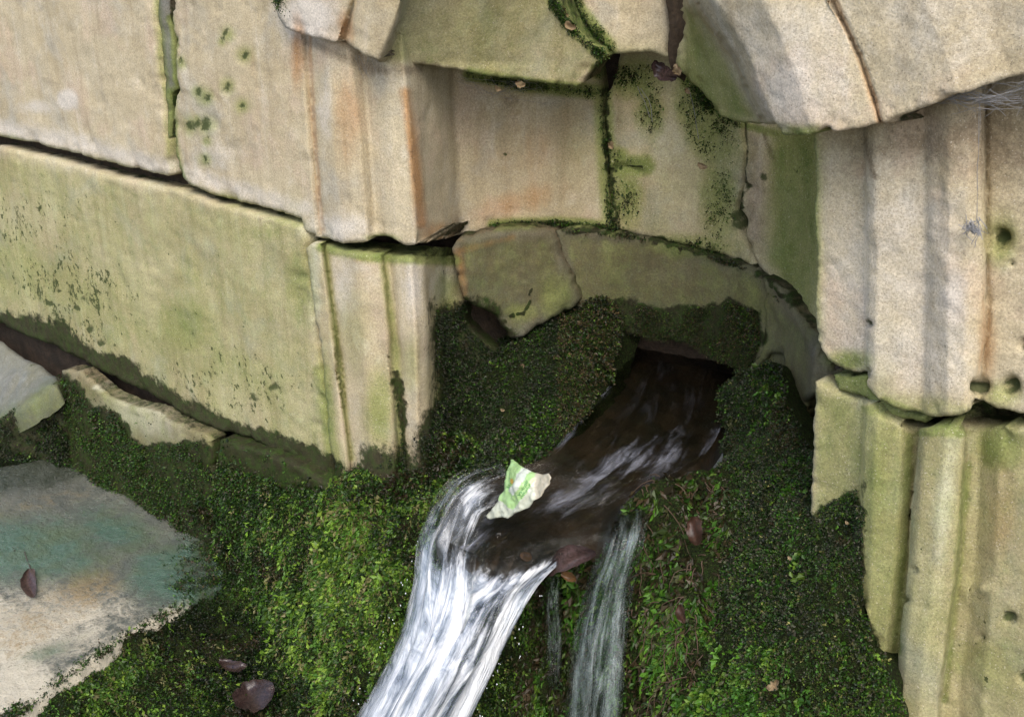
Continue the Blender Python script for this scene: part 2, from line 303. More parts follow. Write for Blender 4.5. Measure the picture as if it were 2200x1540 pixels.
for x, y, r in ((1585, 482, 16), (2148, 515, 20), (2108, 832, 17), (2168, 832, 19), (2200, 742, 12), (2172, 566, 6), (1638, 380, 9), (2168, 1328, 14), (2200, 1455, 14), (2105, 1370, 7), (1865, 698, 7), (1085, 330, 5), (1578, 460, 10), (1862, 1145, 7), (590, 830, 9), (545, 858, 10), (165, 665, 9), (130, 620, 8), (190, 710, 9), (215, 735, 8), (110, 655, 8), (180, 640, 7)):
    blob('spot', x, y, r, r, 1.2)

# ------------------------------------------------------------------ depth of a moulded face: creases from left to right
def lines_depth(lines, tail=None):
    """lines: list of ([(py, px), ...], y). Between creases the depth is linear; right of the last one `tail` takes over"""
    prep = [(np.array([a[0] for a in l], float), np.array([a[1] for a in l], float), y) for l, y in lines]
    def f(px, py):
        X = np.stack([np.interp(py, a, b) for a, b, _ in prep]); n = len(prep)
        Y = np.stack([np.full(len(px), y, float) if not callable(y) else y(X[i], py) for i, (_, _, y) in enumerate(prep)])
        out = Y[0].copy()
        for i in range(n-1):
            w = np.clip((px-X[i])/np.maximum(X[i+1]-X[i], 1e-6), 0, 1); s = px > X[i]
            out[s] = (Y[i]*(1-w)+Y[i+1]*w)[s]
        s = px > X[-1]
        if tail is not None: out[s] = tail(px, py)[s]
        else: out[s] = Y[-1][s]
        return out
    f.lines = prep
    return f
def flat(y):
    f = lambda px, py: np.full(len(px), float(y)); f.lines = []
    return f

SURF = {}
def stone(name, parent, outline, depth, mat=None, label=None, thick=.13, bevel=.008, step=6.0, rough=2.0, bulge=.0018, seed=0, extra=(), dents=(), inward=None, tilt=None):
    mat = mat or MS; bevel *= .30
    outline = [(x-560 if x <= -150 else x+200 if x >= 2400 else x, y-240 if y <= -150 else y+120 if y >= 1700 else y) for x, y in outline]
    B = resample(outline, step)
    # chipped, uneven arrises
    tan = np.roll(B, -1, 0)-np.roll(B, 1, 0); tan /= np.maximum(np.linalg.norm(tan, axis=1), 1e-6)[:, None]; nor = np.stack([tan[:, 1], -tan[:, 0]], 1)
    Q = np.column_stack([B*.01, np.full(len(B), seed*3.7)])
    B = B + nor*((fbm(Q, 1.3, 3, seed)*2.6+fbm(Q, 9, 3, seed+5)*1.4)*rough)[:, None]
    lo, hi = B.min(0), B.max(0)
    gx, gy = np.meshgrid(np.arange(lo[0], hi[0], step), np.arange(lo[1], hi[1], step*.9)); gx[1::2] += step*.5
    G = np.column_stack([gx.ravel(), gy.ravel()]) + rng.normal(0, step*.1, (gx.size, 2))
    G = G[inside(G, B)]; db = segdist(G, B); G = G[db > step*.6]
    K = []
    for a, b, _ in depth.lines:
        yy = np.arange(max(lo[1], -400), hi[1], step*.8); K.append(np.column_stack([np.interp(yy, a, b), yy]))
    if K:
        K = np.vstack(K); K = K[inside(K, B)]
        if len(K):
            K = K[segdist(K, B) > step*.5]
            keep = np.ones(len(G), bool)
            for i in range(0, len(K), 400):
                d = np.abs(G[:, None, 0]-K[None, i:i+400, 0])+np.abs(G[:, None, 1]-K[None, i:i+400, 1]); keep &= d.min(1) > step*.75
            G = np.vstack([G[keep], K])
    nb = len(B); P2 = np.vstack([B, G])
    out = delaunay_2d_cdt([Vector(p) for p in P2.tolist()], [(i, (i+1) % nb) for i in range(nb)], [], 1, 1e-4)
    P2 = np.array([(v.x, v.y) for v in out[0]]); T = np.array([f for f in out[2] if len(f) == 3], int)
    y = depth(P2[:, 0], P2[:, 1])
    if tilt is not None: y = y+tilt(P2[:, 0], P2[:, 1])
    t = ty(P2[:, 0], P2[:, 1], y); V = pt(P2[:, 0], P2[:, 1], t)
    N = tri_normals(V, T)
    view = V-C; fl = np.sign((N*view).sum(1).sum())
    if fl > 0: T = T[:, ::-1]; N = -N
    d = segdist(P2, B)*t/F
    e = np.clip(1-d/(bevel*1.4), 0, 1); push = bevel*e*e
    push = push - bulge*(fbm(V, 14, 4, seed)+.35*fbm(V, 70, 2, seed+3)) + .0045*np.clip(fbm(V, 38, 4, seed+9)-.05, 0, 1)*np.clip(1-d/.03, 0, 1)*3+.004*np.clip(fbm(V, 9, 3, seed+19)-.25, 0, 1)*2+.003*np.clip(fbm(V, 26, 3, seed+29)-.3, 0, 1)*2
    for (x, yy, r, dep) in dents: push = push + dep*np.exp(-(((P2[:, 0]-x)**2+(P2[:, 1]-yy)**2)/(r*r)))
    V = V - N*push[:, None]
    # sides: every boundary edge goes back into the wall
    E = np.vstack([T[:, [0, 1]], T[:, [1, 2]], T[:, [2, 0]]]); key = np.sort(E, 1); _, idx, cnt = np.unique(key[:, 0]*100000+key[:, 1], return_index=True, return_counts=True)
    BE = E[idx[cnt == 1]]; bv = np.unique(BE); mp = np.full(len(V), -1); mp[bv] = np.arange(len(bv))
    inw = np.tile(np.array([0, 1.0, 0]), (len(bv), 1)) if inward is None else np.tile(np.array(inward, float), (len(bv), 1))
    if inward is None:
        nn = -N[bv]*np.array([1, 1, 0]); nn /= np.maximum(np.linalg.norm(nn, axis=1), 1e-6)[:, None]; inw = inw*.7+nn*.5; inw /= np.linalg.norm(inw, axis=1)[:, None]
    V2 = V[bv]+inw*thick*.25+fbm(V[bv], 60, 2, seed)[:, None]*.002; V3 = V[bv]+inw*thick
    n0 = len(V); a, b = BE[:, 0], BE[:, 1]; ma, mb = mp[a], mp[b]; n1 = n0+len(bv)
    F4 = np.vstack([np.column_stack([b, a, n0+ma]), np.column_stack([b, n0+ma, n0+mb]), np.column_stack([n0+mb, n0+ma, n1+ma]), np.column_stack([n0+mb, n1+ma, n1+mb])])
    VV = np.vstack([V, V2, V3]); TT = np.vstack([T, F4]); PP = np.vstack([P2, P2[bv], P2[bv]])
    PW = PP+np.stack([fbm(np.column_stack([PP*.01, np.full(len(PP), 7.+i)]), 5.5, 3, 33+i) for i in range(2)], 1)*13
    at = {k: stain(k, PW if k in ('spot', 'pits', 'damp') else PP, extra) for k in ST}
    at['dirt_shade'][n0:] = np.maximum(at['dirt_shade'][n0:], .9); at['damp'][n0:] = np.maximum(at['damp'][n0:], .56)
    o = mesh_obj(name, VV, TT, mat, parent, True, at)
    if label: o['label'] = label
    SURF[name, seed] = (VV, TT, tri_normals(V, T), n0, T, PP)
    return o

# generic surfaces interpolated from control points (px, py, kind, value)
def field(ctrl):
    P = np.array([(c[0], c[1]) for c in ctrl], float)
    t = np.array([float(ty(c[0], c[1], c[3])) if c[2] == 'y' else float(tz(c[0], c[1], c[3])) if c[2] == 'z' else c[3] for c in ctrl])
    n = len(P); D = np.hypot(P[:, None, 0]-P[None, :, 0], P[:, None, 1]-P[None, :, 1])
    A = np.zeros((n+3, n+3)); A[:n, :n] = -D; A[:n, n] = 1; A[:n, n+1:] = P/1000; A[n, :n] = 1; A[n+1:, :n] = P.T/1000
    w = np.linalg.solve(A+np.eye(n+3)*1e-9, np.concatenate([t, [0, 0, 0]]))
    def f(px, py):
        Q = np.column_stack([px, py]); K = -np.hypot(Q[:, None, 0]-P[None, :, 0], Q[:, None, 1]-P[None, :, 1])
        return K@w[:n]+w[n]+Q/1000@w[n+1:]
    return f
def surf(outline, tf, step=8.0, lump=(.006, 18), lump2=(.002, 70), seed=0, rough=4.0, back=.08, roll=.02, inw=(0, .8, -.4), puff=None):
    """a solid with the given silhouette; returns vertices, triangles, normals, number of front vertices, front triangles, 2d positions"""
    B = resample(outline, step); Q = np.column_stack([B*.01, np.full(len(B), seed*2.1)])
    tan = np.roll(B, -1, 0)-np.roll(B, 1, 0); tan /= np.maximum(np.linalg.norm(tan, axis=1), 1e-6)[:, None]; nor = np.stack([tan[:, 1], -tan[:, 0]], 1)
    B = B+nor*(fbm(Q, 3, 3, seed)*rough*2)[:, None]
    lo, hi = B.min(0), B.max(0); gx, gy = np.meshgrid(np.arange(lo[0], hi[0], step), np.arange(lo[1], hi[1], step*.9)); gx[1::2] += step*.5
    G = np.column_stack([gx.ravel(), gy.ravel()])+rng.normal(0, step*.1, (gx.size, 2)); G = G[inside(G, B)]; G = G[segdist(G, B) > step*.6]
    nb = len(B); P2 = np.vstack([B, G]); out = delaunay_2d_cdt([Vector(p) for p in P2.tolist()], [(i, (i+1) % nb) for i in range(nb)], [], 1, 1e-4)
    P2 = np.array([(v.x, v.y) for v in out[0]]); T = np.array([f for f in out[2] if len(f) == 3], int)
    t = tf(P2[:, 0], P2[:, 1]); V = pt(P2[:, 0], P2[:, 1], t); N = tri_normals(V, T)
    if ((N*(V-C)).sum(1)).sum() > 0: T = T[:, ::-1]; N = -N
    d = segdist(P2, B)*t/F; e = np.clip(1-d/max(roll, 1e-6), 0, 1)
    V = V+N*(lump[0]*fbm(V, lump[1], 4, seed)+lump2[0]*fbm(V, lump2[1], 3, seed+4)-roll*.6*e*e)[:, None]
    if puff:
        w_ = np.stack([fbm(V, 14, 2, seed+40+i) for i in range(3)], 1)*.02; b_ = np.abs(vnoise(V*np.array([1, 1, puff[2]])+w_, puff[1], seed+50))+.45*np.abs(vnoise(V+w_, puff[1]*2.1, seed+51)); V = V+N*(puff[0]*(np.sqrt(np.clip(b_, 0, 1.2))-.55))[:, None]
    nf = len(V); Nf = tri_normals(V, T)
    E = np.vstack([T[:, [0, 1]], T[:, [1, 2]], T[:, [2, 0]]]); key = np.sort(E, 1); _, idx, cnt = np.unique(key[:, 0]*100000+key[:, 1], return_index=True, return_counts=True)
    BE = E[idx[cnt == 1]]; bv = np.unique(BE); mp = np.full(nf, -1); mp[bv] = np.arange(len(bv)); a, b = BE[:, 0], BE[:, 1]
    V2 = V[bv]+np.array(inw)*back; F4 = np.vstack([np.column_stack([b, a, nf+mp[a]]), np.column_stack([b, nf+mp[a], nf+mp[b]])])
    return np.vstack([V, V2]), np.vstack([T, F4]), Nf, nf, T, np.vstack([P2, P2[bv]])

# ================================================================== STRUCTURE
gv = np.array([(-60, -60, 0), (60, -60, 0), (60, 60, 0), (-60, 60, 0)], float)
g = mesh_obj('ground', gv, np.array([(0, 1, 2, 3)]), M_GROUND); tag(g, kind='structure')

wall = empty('stone_wall', (0.45, 0.1, 0), 'weathered sandstone wall with a curved mossy niche and moulded jambs around the water outlet', 'wall')
CY0 = lambda px, py: cyl_y(px, py)
# earth-filled joints behind the blocks
md = lines_depth([([(-200, 640), (1600, 700)], .045), ([(-200, 760), (1600, 830)], .09), ([(-200, 900), (1600, 930)], lambda a, b: cyl_y(a, b, .40))], lambda a, b: cyl_y(a, b, .40))
def md2(px, py):
    y = md(px, py); return np.where(px > 1800, .13, y)
mo = surf([(-720, -260), (2500, -260), (2500, 1750), (1760, 1750), (1760, 900), (900, 1150), (700, 1150), (-260, 700), (-720, 470)], lambda a, b: ty(a, b, md2(a, b)), 16, (.006, 25), (.003, 80), 3, 0, .05, .0)
tag(mesh_obj('mortar', mo[0], mo[1], M_MORTAR, wall), 'dark crumbling earth in the open joints between the blocks')

S1 = [(-160, -160), (328, -160), (331, 0), (338, 60), (344, 150), (351, 250), (361, 350), (365, 376), (355, 382), (300, 366), (200, 341), (100, 315), (0, 290), (-160, 248)]
stone('stone', wall, S1, flat(0.0), seed=1, label='large smooth pale tan block at the upper left', bulge=.003)
MORT = [(338, -160), (352, -160), (357, 40), (366, 110), (374, 192), (366, 200), (360, 300), (353, 240), (347, 150), (340, 60)]
stone('mortar_fillet', wall, MORT, flat(.004), MS_GREY, thick=.03, bevel=.004, seed=2, rough=1.2)
S2 = [(362, -160), (366, 30), (372, 110), (380, 192), (370, 250), (374, 330), (384, 372), (402, 396), (450, 419), (520, 436), (600, 456), (641, 470), (656, 501), (690, 515), (735, 525), (790, 520), (810, 509), (832, 511), (870, 529), (900, 525), (960, 511), (1010, 504), (1060, 489), (1120, 479), (1180, 480), (1250, 486), (1320, 494), (1316, 470), (1308, 420), (1303, 350), (1297, 280), (1292, 215), (1285, 150), (1240, 90), (800, 60), (700, 30), (660, -160)]
L2 = lines_depth([([(-160, 640), (80, 648), (300, 664), (520, 682)], 0.0), ([(-160, 647), (80, 655), (300, 671), (520, 688)], .009), ([(-160, 655), (80, 664), (300, 680), (520, 697)], -.004), ([(-160, 690), (80, 700), (300, 716), (520, 735)], -.010),
                  ([(-160, 735), (80, 748), (300, 772), (520, 790)], .002), ([(-160, 765), (80, 776), (300, 795), (520, 808)], .024), ([(-160, 815), (80, 826), (300, 838), (520, 850)], .022), ([(-160, 845), (80, 862), (300, 880), (520, 893)], .030),
                  ([(-160, 868), (80, 884), (300, 901), (520, 914)], .062), ([(-160, 960), (80, 970), (300, 980), (520, 990)], CY0)], CY0)
stone('stone', wall, S2, L2, seed=3, label='long upper block with moulded jamb strips and a rust stained niche face', bulge=.0025, inward=(-.3, .9, 0))
S3 = [(-160, 276), (0, 316), (100, 343), (200, 369), (300, 394), (380, 414), (450, 434), (550, 464), (640, 486), (652, 504), (650, 535), (663, 620), (684, 760), (699, 880), (711, 1000), (715, 1035), (640, 985), (560, 955), (470, 922), (400, 893), (300, 840), (200, 790), (100, 740), (0, 696), (-160, 626)]
stone('stone', wall, S3, flat(-.003), seed=4, label='broad green stained block at the left with dark pits', bulge=.003)
S4 = [(655, 534), (670, 524), (700, 527), (730, 541), (770, 547), (830, 549), (900, 553), (960, 556), (976, 562), (990, 600), (1000, 650), (1000, 692), (1040, 742), (1090, 772), (1090, 860), (1000, 960), (930, 1080), (720, 1080), (716, 1020), (700, 880), (686, 760), (668, 620)]
L4 = lines_depth([([(540, 690), (700, 711), (1000, 747)], -.012), ([(540, 697), (700, 719), (1000, 753)], .016), ([(540, 704), (700, 729), (1000, 761)], .0), ([(540, 765), (700, 778), (1000, 800)], -.006), ([(540, 815), (700, 832), (1000, 848)], .010),
                  ([(540, 830), (700, 848), (1000, 862)], .036), ([(540, 850), (700, 862), (1000, 878)], .028), ([(540, 880), (700, 892), (1000, 900)], .028), ([(540, 906), (700, 916), (1000, 922)], .056), ([(540, 960), (700, 965), (1000, 970)], CY0)], CY0)
stone('stone', wall, S4, L4, seed=5, label='lower left jamb block with three fluted strips running down into moss', thick=.1, inward=(-.45, .85, -.1))
S5 = [(980, 548), (976, 535), (990, 520), (1020, 510), (1060, 500), (1100, 496), (1150, 494), (1184, 503), (1192, 525), (1212, 560), (1226, 600), (1240, 640), (1236, 662), (1185, 688), (1150, 706), (1118, 722), (1098, 724), (1088, 705), (1068, 676), (1012, 650), (996, 640), (988, 590)]
stone('stone', wall, S5, lambda_ := (lambda f: (setattr(f, 'lines', []), f)[1])(lambda a, b: cyl_y(a, b, .325)), MS_DARK, seed=6, label='cracked loose mossy stone in the left curve of the niche', bulge=.006, bevel=.014, rough=4, thick=.08,
      extra=[('damp', ('l', [(1141, 628), (1138, 648), (1122, 668), (1098, 684), (1090, 705)], 3.2, 1.4))])
def cylf(R, dy=0.0):
    f = lambda a, b: cyl_y(a, b, R)+dy
    f.lines = []; return f
S6 = [(1194, 497), (1250, 491), (1320, 500), (1400, 516), (1480, 532), (1560, 558), (1620, 582), (1652, 602), (1692, 642), (1742, 704), (1790, 790), (1790, 830), (1640, 800), (1586, 806), (1572, 788), (1540, 767), (1490, 744), (1440, 730), (1400, 722), (1350, 717), (1311, 712), (1292, 692), (1255, 672), (1240, 655), (1228, 605), (1210, 560)]
stone('stone', wall, S6, cylf(.345), MS_DARK, seed=7, label='grey curved band over the water outlet with a black mossy lower lip', thick=.12, bevel=.008, rough=3)
S7 = [(1312, 470), (1313, 420), (1309, 350), (1303, 260), (1306, 200), (1325, 168), (1340, 60), (1600, 60), (1588, 275), (1594, 330), (1589, 400), (1580, 450), (1590, 500), (1606, 540), (1622, 573), (1560, 551), (1480, 526), (1400, 511), (1328, 493)]
stone('stone', wall, S7, cylf(.355), seed=8, label='mossy upper block at the back of the niche with a short crack', thick=.1, rough=2.5,
      dents=[(1312+i*9, 367-7*math.sin(i*.55), 6, .007) for i in range(8)], extra=[('damp', ('l', [(1308, 367), (1330, 364), (1352, 353), (1378, 356), (1384, 362)], 3.5, 1.2)), ('algae', ('l', [(1310, 362), (1384, 356)], 30, 1.25))])
S8 = [(1596, 60), (1800, 60), (1800, 780), (1750, 712), (1696, 642), (1656, 602), (1630, 578), (1612, 540), (1596, 500), (1586, 450), (1595, 400), (1600, 330)]
stone('stone', wall, S8, cylf(.358), seed=9, label='green algae covered block in the right curve of the niche', thick=.1,
      dents=[(1585, 482, 16, .02), (1578, 462, 9, .012)], extra=[('damp', ('l', [(1592, 275), (1598, 400), (1586, 455)], 6, .8))])
FL = [(1638, 600), (1690, 640), (1722, 690), (1790, 780), (1790, 860), (1751, 844), (1722, 862), (1715, 905), (1706, 873), (1696, 844), (1682, 807), (1672, 764), (1650, 764), (1626, 790), (1600, 808), (1608, 786), (1628, 752), (1638, 706), (1634, 662)]
stone('flowstone', wall, FL, cylf(.330), MS_DARK, seed=10, label='pointed grey-green lime crust hanging beside the outlet', thick=.03, bevel=.012, rough=3, bulge=.006)
# right jamb
S9 = [(1744, 180), (1745, 300), (1748, 420), (1751, 600), (1754, 742), (1770, 768), (1800, 791), (1830, 800), (1860, 797), (1862, 832), (1876, 846), (1908, 869), (1940, 882), (1974, 884), (1986, 890), (2020, 895), (2060, 893), (2088, 880), (2098, 860), (2112, 866), (2140, 881), (2200, 888), (2420, 900), (2420, 20), (1900, 180)]
L9 = lines_depth([([(200, 1740), (800, 1750)], .055), ([(200, 1860), (800, 1860)], .05), ([(200, 1863), (800, 1864)], .024), ([(200, 1880), (800, 1882)], .016), ([(200, 1930), (800, 1930)], .018), ([(200, 1985), (800, 1982)], .021),
                  ([(200, 2004), (800, 2001)], .012), ([(200, 2040), (800, 2036)], .003), ([(200, 2080), (800, 2075)], .006), ([(200, 2108), (700, 2110), (860, 2092)], .018), ([(200, 2116), (700, 2119), (860, 2100)], .045), ([(200, 2126), (700, 2130), (860, 2112)], .038)])
stone('stone', wall, S9, L9, seed=11, label='pinkish pale block of the right jamb with broad rounded moulding strips', bulge=.004, rough=3,
      dents=[(2148, 515, 20, .022), (2108, 832, 16, .014), (2168, 832, 18, .02), (2200, 742, 12, .015), (2172, 566, 6, .006), (1865, 698, 7, .006)])
S11 = [(1786, 806), (1820, 812), (1862, 806), (1866, 834), (1880, 852), (1910, 876), (1940, 890), (1984, 894), (1982, 910), (1930, 902), (1890, 888), (1860, 852), (1800, 838)]
stone('stone', wall, S11, lines_depth([([(700, 1780), (1000, 1780)], .07), ([(700, 1870), (1000, 1870)], .05), ([(700, 1990), (1000, 1990)], .03)]), seed=12, label='thin mossy wedge packed into the joint of the right jamb', thick=.05, bevel=.008, extra=[('algae', ('p', [(1700, 780), (2100, 780), (2100, 960), (1700, 960)], 20, 1.2))])
S10 = [(1751, 820), (1782, 836), (1830, 858), (1858, 862), (1885, 890), (1915, 905), (1950, 918), (2080, 922), (2110, 918), (2200, 922), (2420, 935), (2420, 1760), (1920, 1760), (1920, 1440), (1898, 1425), (1866, 1390), (1860, 1330), (1836, 1290), (1740, 1290), (1739, 1100), (1742, 1000), (1746, 900)]
L10 = lines_depth([([(900, 1740), (1500, 1730)], .062), ([(900, 1853), (1200, 1845), (1500, 1828)], .058), ([(900, 1858), (1200, 1849), (1500, 1833)], .030), ([(900, 1885), (1200, 1872), (1500, 1850)], .022), ([(900, 1940), (1200, 1922), (1500, 1890)], .028), ([(900, 1964), (1200, 1942), (1500, 1911)], .045), ([(900, 1974), (1200, 1951), (1500, 1918)], .060),
                   ([(900, 1977), (1200, 1954), (1500, 1921)], .016), ([(900, 1990), (1200, 1968), (1500, 1936)], .006), ([(900, 2035), (1200, 2012), (1500, 1975)], .004), ([(900, 2072), (1200, 2052), (1500, 2012)], .014), ([(900, 2084), (1200, 2066), (1500, 2026)], .058), ([(900, 2110), (1200, 2098), (1500, 2060)], .062), ([(900, 2150), (1200, 2140), (1500, 2110)], .046)])
stone('stone', wall, S10, L10, seed=13, label='green streaked lower block of the right jamb with two upright strips', bulge=.003, dents=[(2168, 1328, 12, .008), (2105, 1370, 7, .005), (2200, 1455, 12, .01), (1962, 1225, 7, .008), (1945, 1288, 6, .006), (2090, 1270, 24, -.008), (2120, 1262, 12, -.006)])

# right-hand return of the niche, turning behind the right jamb
def niche_return():
    ths = np.radians(np.linspace(56, 13, 20)); zs = np.linspace(.55, 1.62, 44); V = []
    for rad in (.372, .47):
        for z in zs:
            for t in ths: V.append((CYLX+rad*math.cos(t), CYLY+rad*math.sin(t), z))
    V = np.array(V); n = len(ths); m = len(zs); half = n*m; rr_ = np.hypot(V[:half, 0]-CYLX, V[:half, 1]-CYLY)
    d = .004*fbm(V[:half], 12, 4, 88); V[:half, 0] += (V[:half, 0]-CYLX)/rr_*d; V[:half, 1] += (V[:half, 1]-CYLY)/rr_*d
    q = []
    for j in range(m-1):
        for i in range(n-1):
            a = j*n+i; q.append((a, a+1, a+n+1, a+n)); q.append((half+a, half+a+n, half+a+n+1, half+a+1))
        a = j*n; q.append((a, a+n, half+a+n, half+a)); a = j*n+n-1; q.append((a, half+a, half+a+n, a+n))
    for i in range(n-1): q.append((i, half+i, half+i+1, i+1)); a = (m-1)*n+i; q.append((a, a+1, half+a+1, half+a))
    at = {k: np.zeros(len(V)) for k in ST}; at['algae'][:] = .95; at['damp'] = np.clip((.95-V[:, 2])*4, 0, 1.0)
    o = mesh_obj('stone', V, np.array(q), MS, wall, True, at); o['label'] = 'green curved return of the niche behind the right jamb'
niche_return()

# arch over the niche
arch = empty('stone_arch', (0.45, 0.1, 1.25), 'projecting moulded arch stones that overhang the top of the niche', 'arch')
A1 = [(575, -200), (580, -60), (588, 10), (598, 40), (610, 60), (640, 74), (690, 85), (715, 91), (738, 90), (760, 104), (790, 125), (820, 135), (900, 140), (980, 150), (1060, 164), (1160, 178), (1240, 187), (1258, 180), (1264, 160), (1278, 140), (1302, 121), (1294, 108), (1268, 98), (1238, 60), (1212, 30), (1188, 0), (1150, -60), (1090, -200)]
LA1 = lines_depth([([(-200, 720), (-100, 740), (0, 752), (90, 728)], -.030), ([(-200, 745), (-100, 755), (0, 762), (90, 738)], -.010), ([(-200, 770), (-100, 775), (0, 775), (90, 752)], -.030), ([(-200, 850), (-100, 830), (0, 812), (135, 780)], -.034), ([(-200, 945), (-100, 905), (0, 864), (60, 842), (135, 812)], -.022),
                   ([(-200, 965), (-100, 922), (0, 880), (60, 860), (135, 832)], .03), ([(-200, 1100), (0, 1040), (135, 1000)], .12), ([(-200, 1300), (135, 1300)], .315)])
stone('voussoir', arch, A1, LA1, seed=14, label='left arch stone with a pale knobbed end and a smooth olive inner face', bulge=.0025, thick=.10, extra=[('algae', ('p', [(860, -200), (1300, -200), (1300, 200), (815, 140)], 12, .3)), ('dirt_shade', ('p', [(868, -200), (1300, -200), (1300, 200), (822, 140)], 10, .30))])  # inner face browned as painted shade, beside its green film
A2 = [(1165, -200), (1208, -60), (1222, 0), (1250, 40), (1276, 75), (1300, 100), (1316, 117), (1340, 115), (1395, 112), (1428, 124), (1436, 126), (1433, 50), (1428, 0), (1424, -200)]
stone('voussoir', arch, A2, lines_depth([([(-200, 1200), (200, 1300)], .33), ([(-200, 1424), (200, 1436)], .385)]), seed=15, label='small plain arch stone in the middle between the two joints', thick=.10, bevel=.01, extra=[('dirt_shade', ('p', [(1165, -200), (1440, -200), (1440, 140), (1300, 120)], 10, .35)), ('algae', ('l', [(1222, 0), (1300, 100)], 22, 1.5))])
A3 = [(1460, -200), (1461, 0), (1459, 80), (1455, 135), (1470, 160), (1500, 195), (1540, 246), (1576, 265), (1620, 267), (1660, 272), (1676, 290), (1700, 298), (1740, 291), (1774, 276), (1790, 283), (1850, 273), (1900, 265), (1960, 240), (2010, 220), (2040, 205), (2110, 185), (2200, 156), (2420, 100), (2420, -200)]
LA3 = lines_depth([([(-200, 1450), (300, 1450)], .37), ([(-200, 1452), (-100, 1458), (0, 1482), (60, 1520), (120, 1565), (200, 1602), (270, 1634), (300, 1640)], .24), ([(-200, 1466), (-100, 1474), (0, 1500), (60, 1540), (120, 1584), (200, 1618), (270, 1650), (300, 1656)], .01), ([(-200, 1490), (-100, 1505), (0, 1535), (60, 1575), (120, 1610), (200, 1640), (270, 1668), (300, 1675)], -.022), ([(-200, 1600), (0, 1640), (150, 1710), (300, 1750)], -.042),
                   ([(-200, 1700), (0, 1779), (60, 1811), (120, 1839), (200, 1866), (270, 1886), (300, 1890)], -.034), ([(-200, 1706), (0, 1786), (60, 1818), (120, 1846), (200, 1873), (270, 1893), (300, 1897)], -.018), ([(-200, 1714), (0, 1795), (60, 1827), (120, 1855), (200, 1882), (270, 1902), (300, 1906)], -.036), ([(-200, 1900), (0, 1990), (200, 2060)], -.042), ([(-200, 2050), (0, 2120), (200, 2180)], -.030)])
stone('voussoir', arch, A3, LA3, seed=16, label='big pale right arch stone with sweeping moulded strips and a broken lower edge', bulge=.004, thick=.10, bevel=.006, rough=3)
M_STEM = soil_material('dry_dirt_runnel', (.11, .075, .045), (.06, .042, .026), .95, 120)
JT = [(1424, -200), (1452, -200), (1455, 0), (1456, 80), (1450, 130), (1442, 160), (1432, 130), (1434, 60), (1428, 0)]
js = surf(JT, lambda a, b: ty(a, b, np.full(len(a), .365)), 5, (.003, 40), (.002, 120), 5, 1.5, .04, .006)
tag(mesh_obj('joint_filling', js[0], js[1], M_STEM, arch), 'narrow dark earth plug in the joint beside the right arch stone')

# niche head and wall above the frame (keeps daylight from falling straight down the niche)
def upper_wall():
    V = []; T = []; n = 24; zs = [1.50, 1.62, 1.74, 1.84]
    rad = [.36, .33, .25, .10]
    for z, r in zip(zs, rad):
        for i in range(n+1):
            a = math.pi*(1-i/n); V.append((CYLX+.36*math.cos(a)*(r/.36), CYLY+.37*math.sin(a)*(r/.36), z))
    for j in range(3):
        for i in range(n): a = j*(n+1)+i; T.append((a, a+1, a+n+2)); T.append((a, a+n+2, a+n+1))
    return np.array(V), np.array(T)

# ------------------------------------------------------------------ plinth, ledge and rough block at the left
plinth = empty('stone_plinth', (-0.6, -0.03, 0.3), 'low course of mossy blocks projecting under the left wall', 'plinth')
P1 = [(128, 795), (160, 800), (230, 850), (300, 880), (380, 908), (440, 930), (458, 945), (455, 1000), (470, 1220), (400, 1200), (330, 1160), (240, 1110), (150, 1080), (136, 960), (130, 880)]
exP = [('damp', ('p', [(126, 802), (165, 818), (185, 850), (197, 875), (221, 862), (258, 892), (275, 925), (290, 946), (325, 956), (372, 950), (420, 944), (460, 955), (480, 1260), (110, 1260)], 12, 1.05)), ('algae', ('p', [(100, 780), (480, 930), (480, 1120), (100, 1060)], 20, .6)), ('pale', ('l', [(200, 832), (440, 928)], 6, .7)), ('dirt_shade', ('p', [(100, 780), (480, 930), (480, 1120), (100, 1060)], 20, .55))]
stone('stone', plinth, P1, flat(-.032), MS_DULL, seed=21, label='plinth block with a pale dry top edge and mossy face', thick=.035, bevel=.012, rough=4, extra=exP, inward=(0, 1, .05))
P2_ = [(470, 945), (560, 968), (640, 1000), (725, 1045), (735, 1110), (730, 1200), (480, 1180), (468, 1080), (462, 1000)]
stone('stone', plinth, P2_, flat(-.03), MS_DULL, seed=22, label='plinth block beside the jamb foot almost hidden by moss', thick=.035, bevel=.012, rough=4, extra=[('damp', ('p', [(440, 900), (760, 1020), (760, 1220), (440, 1220)], 20, .95)), ('algae', ('p', [(440, 920), (760, 1020), (760, 1200), (440, 1200)], 20, .9)), ('dirt_shade', ('l', [(470, 950), (720, 1040)], 20, 1.0))], inward=(0, 1, .05))
blockE = empty('rough_block', (-1.3, 0.0, 0.4), 'rough pale grey block at the left edge with a black mossy end face', 'stone block')
ext_pale = [('pale', ('p', [(-200, 650), (20, 740), (120, 800), (60, 880), (-200, 980)], 20, 1.1))]
bt = field([(-100, 700, 'y', .0), (0, 735, 'y', -.01), (60, 770, 'y', -.012), (110, 800, 'y', -.015), (118, 830, 'y', -.06), (60, 870, 'y', -.11), (0, 905, 'y', -.13), (-120, 960, 'y', -.16)])
bs = surf([(-200, 640), (0, 735), (40, 762), (90, 785), (118, 806), (120, 830), (80, 862), (30, 890), (0, 906), (-200, 990)], bt, 7, (.008, 22), (.003, 70), 31, 3, .04, .012, (0, .3, -1))
at = {k: stain(k, bs[5], ext_pale) for k in ST}; at['damp'][:] = 0; at['pale'] *= .2; at['algae'] = .2+.45*np.exp(-(segdist(bs[5], [(118, 830), (60, 875), (0, 906)], False)/26)**2)
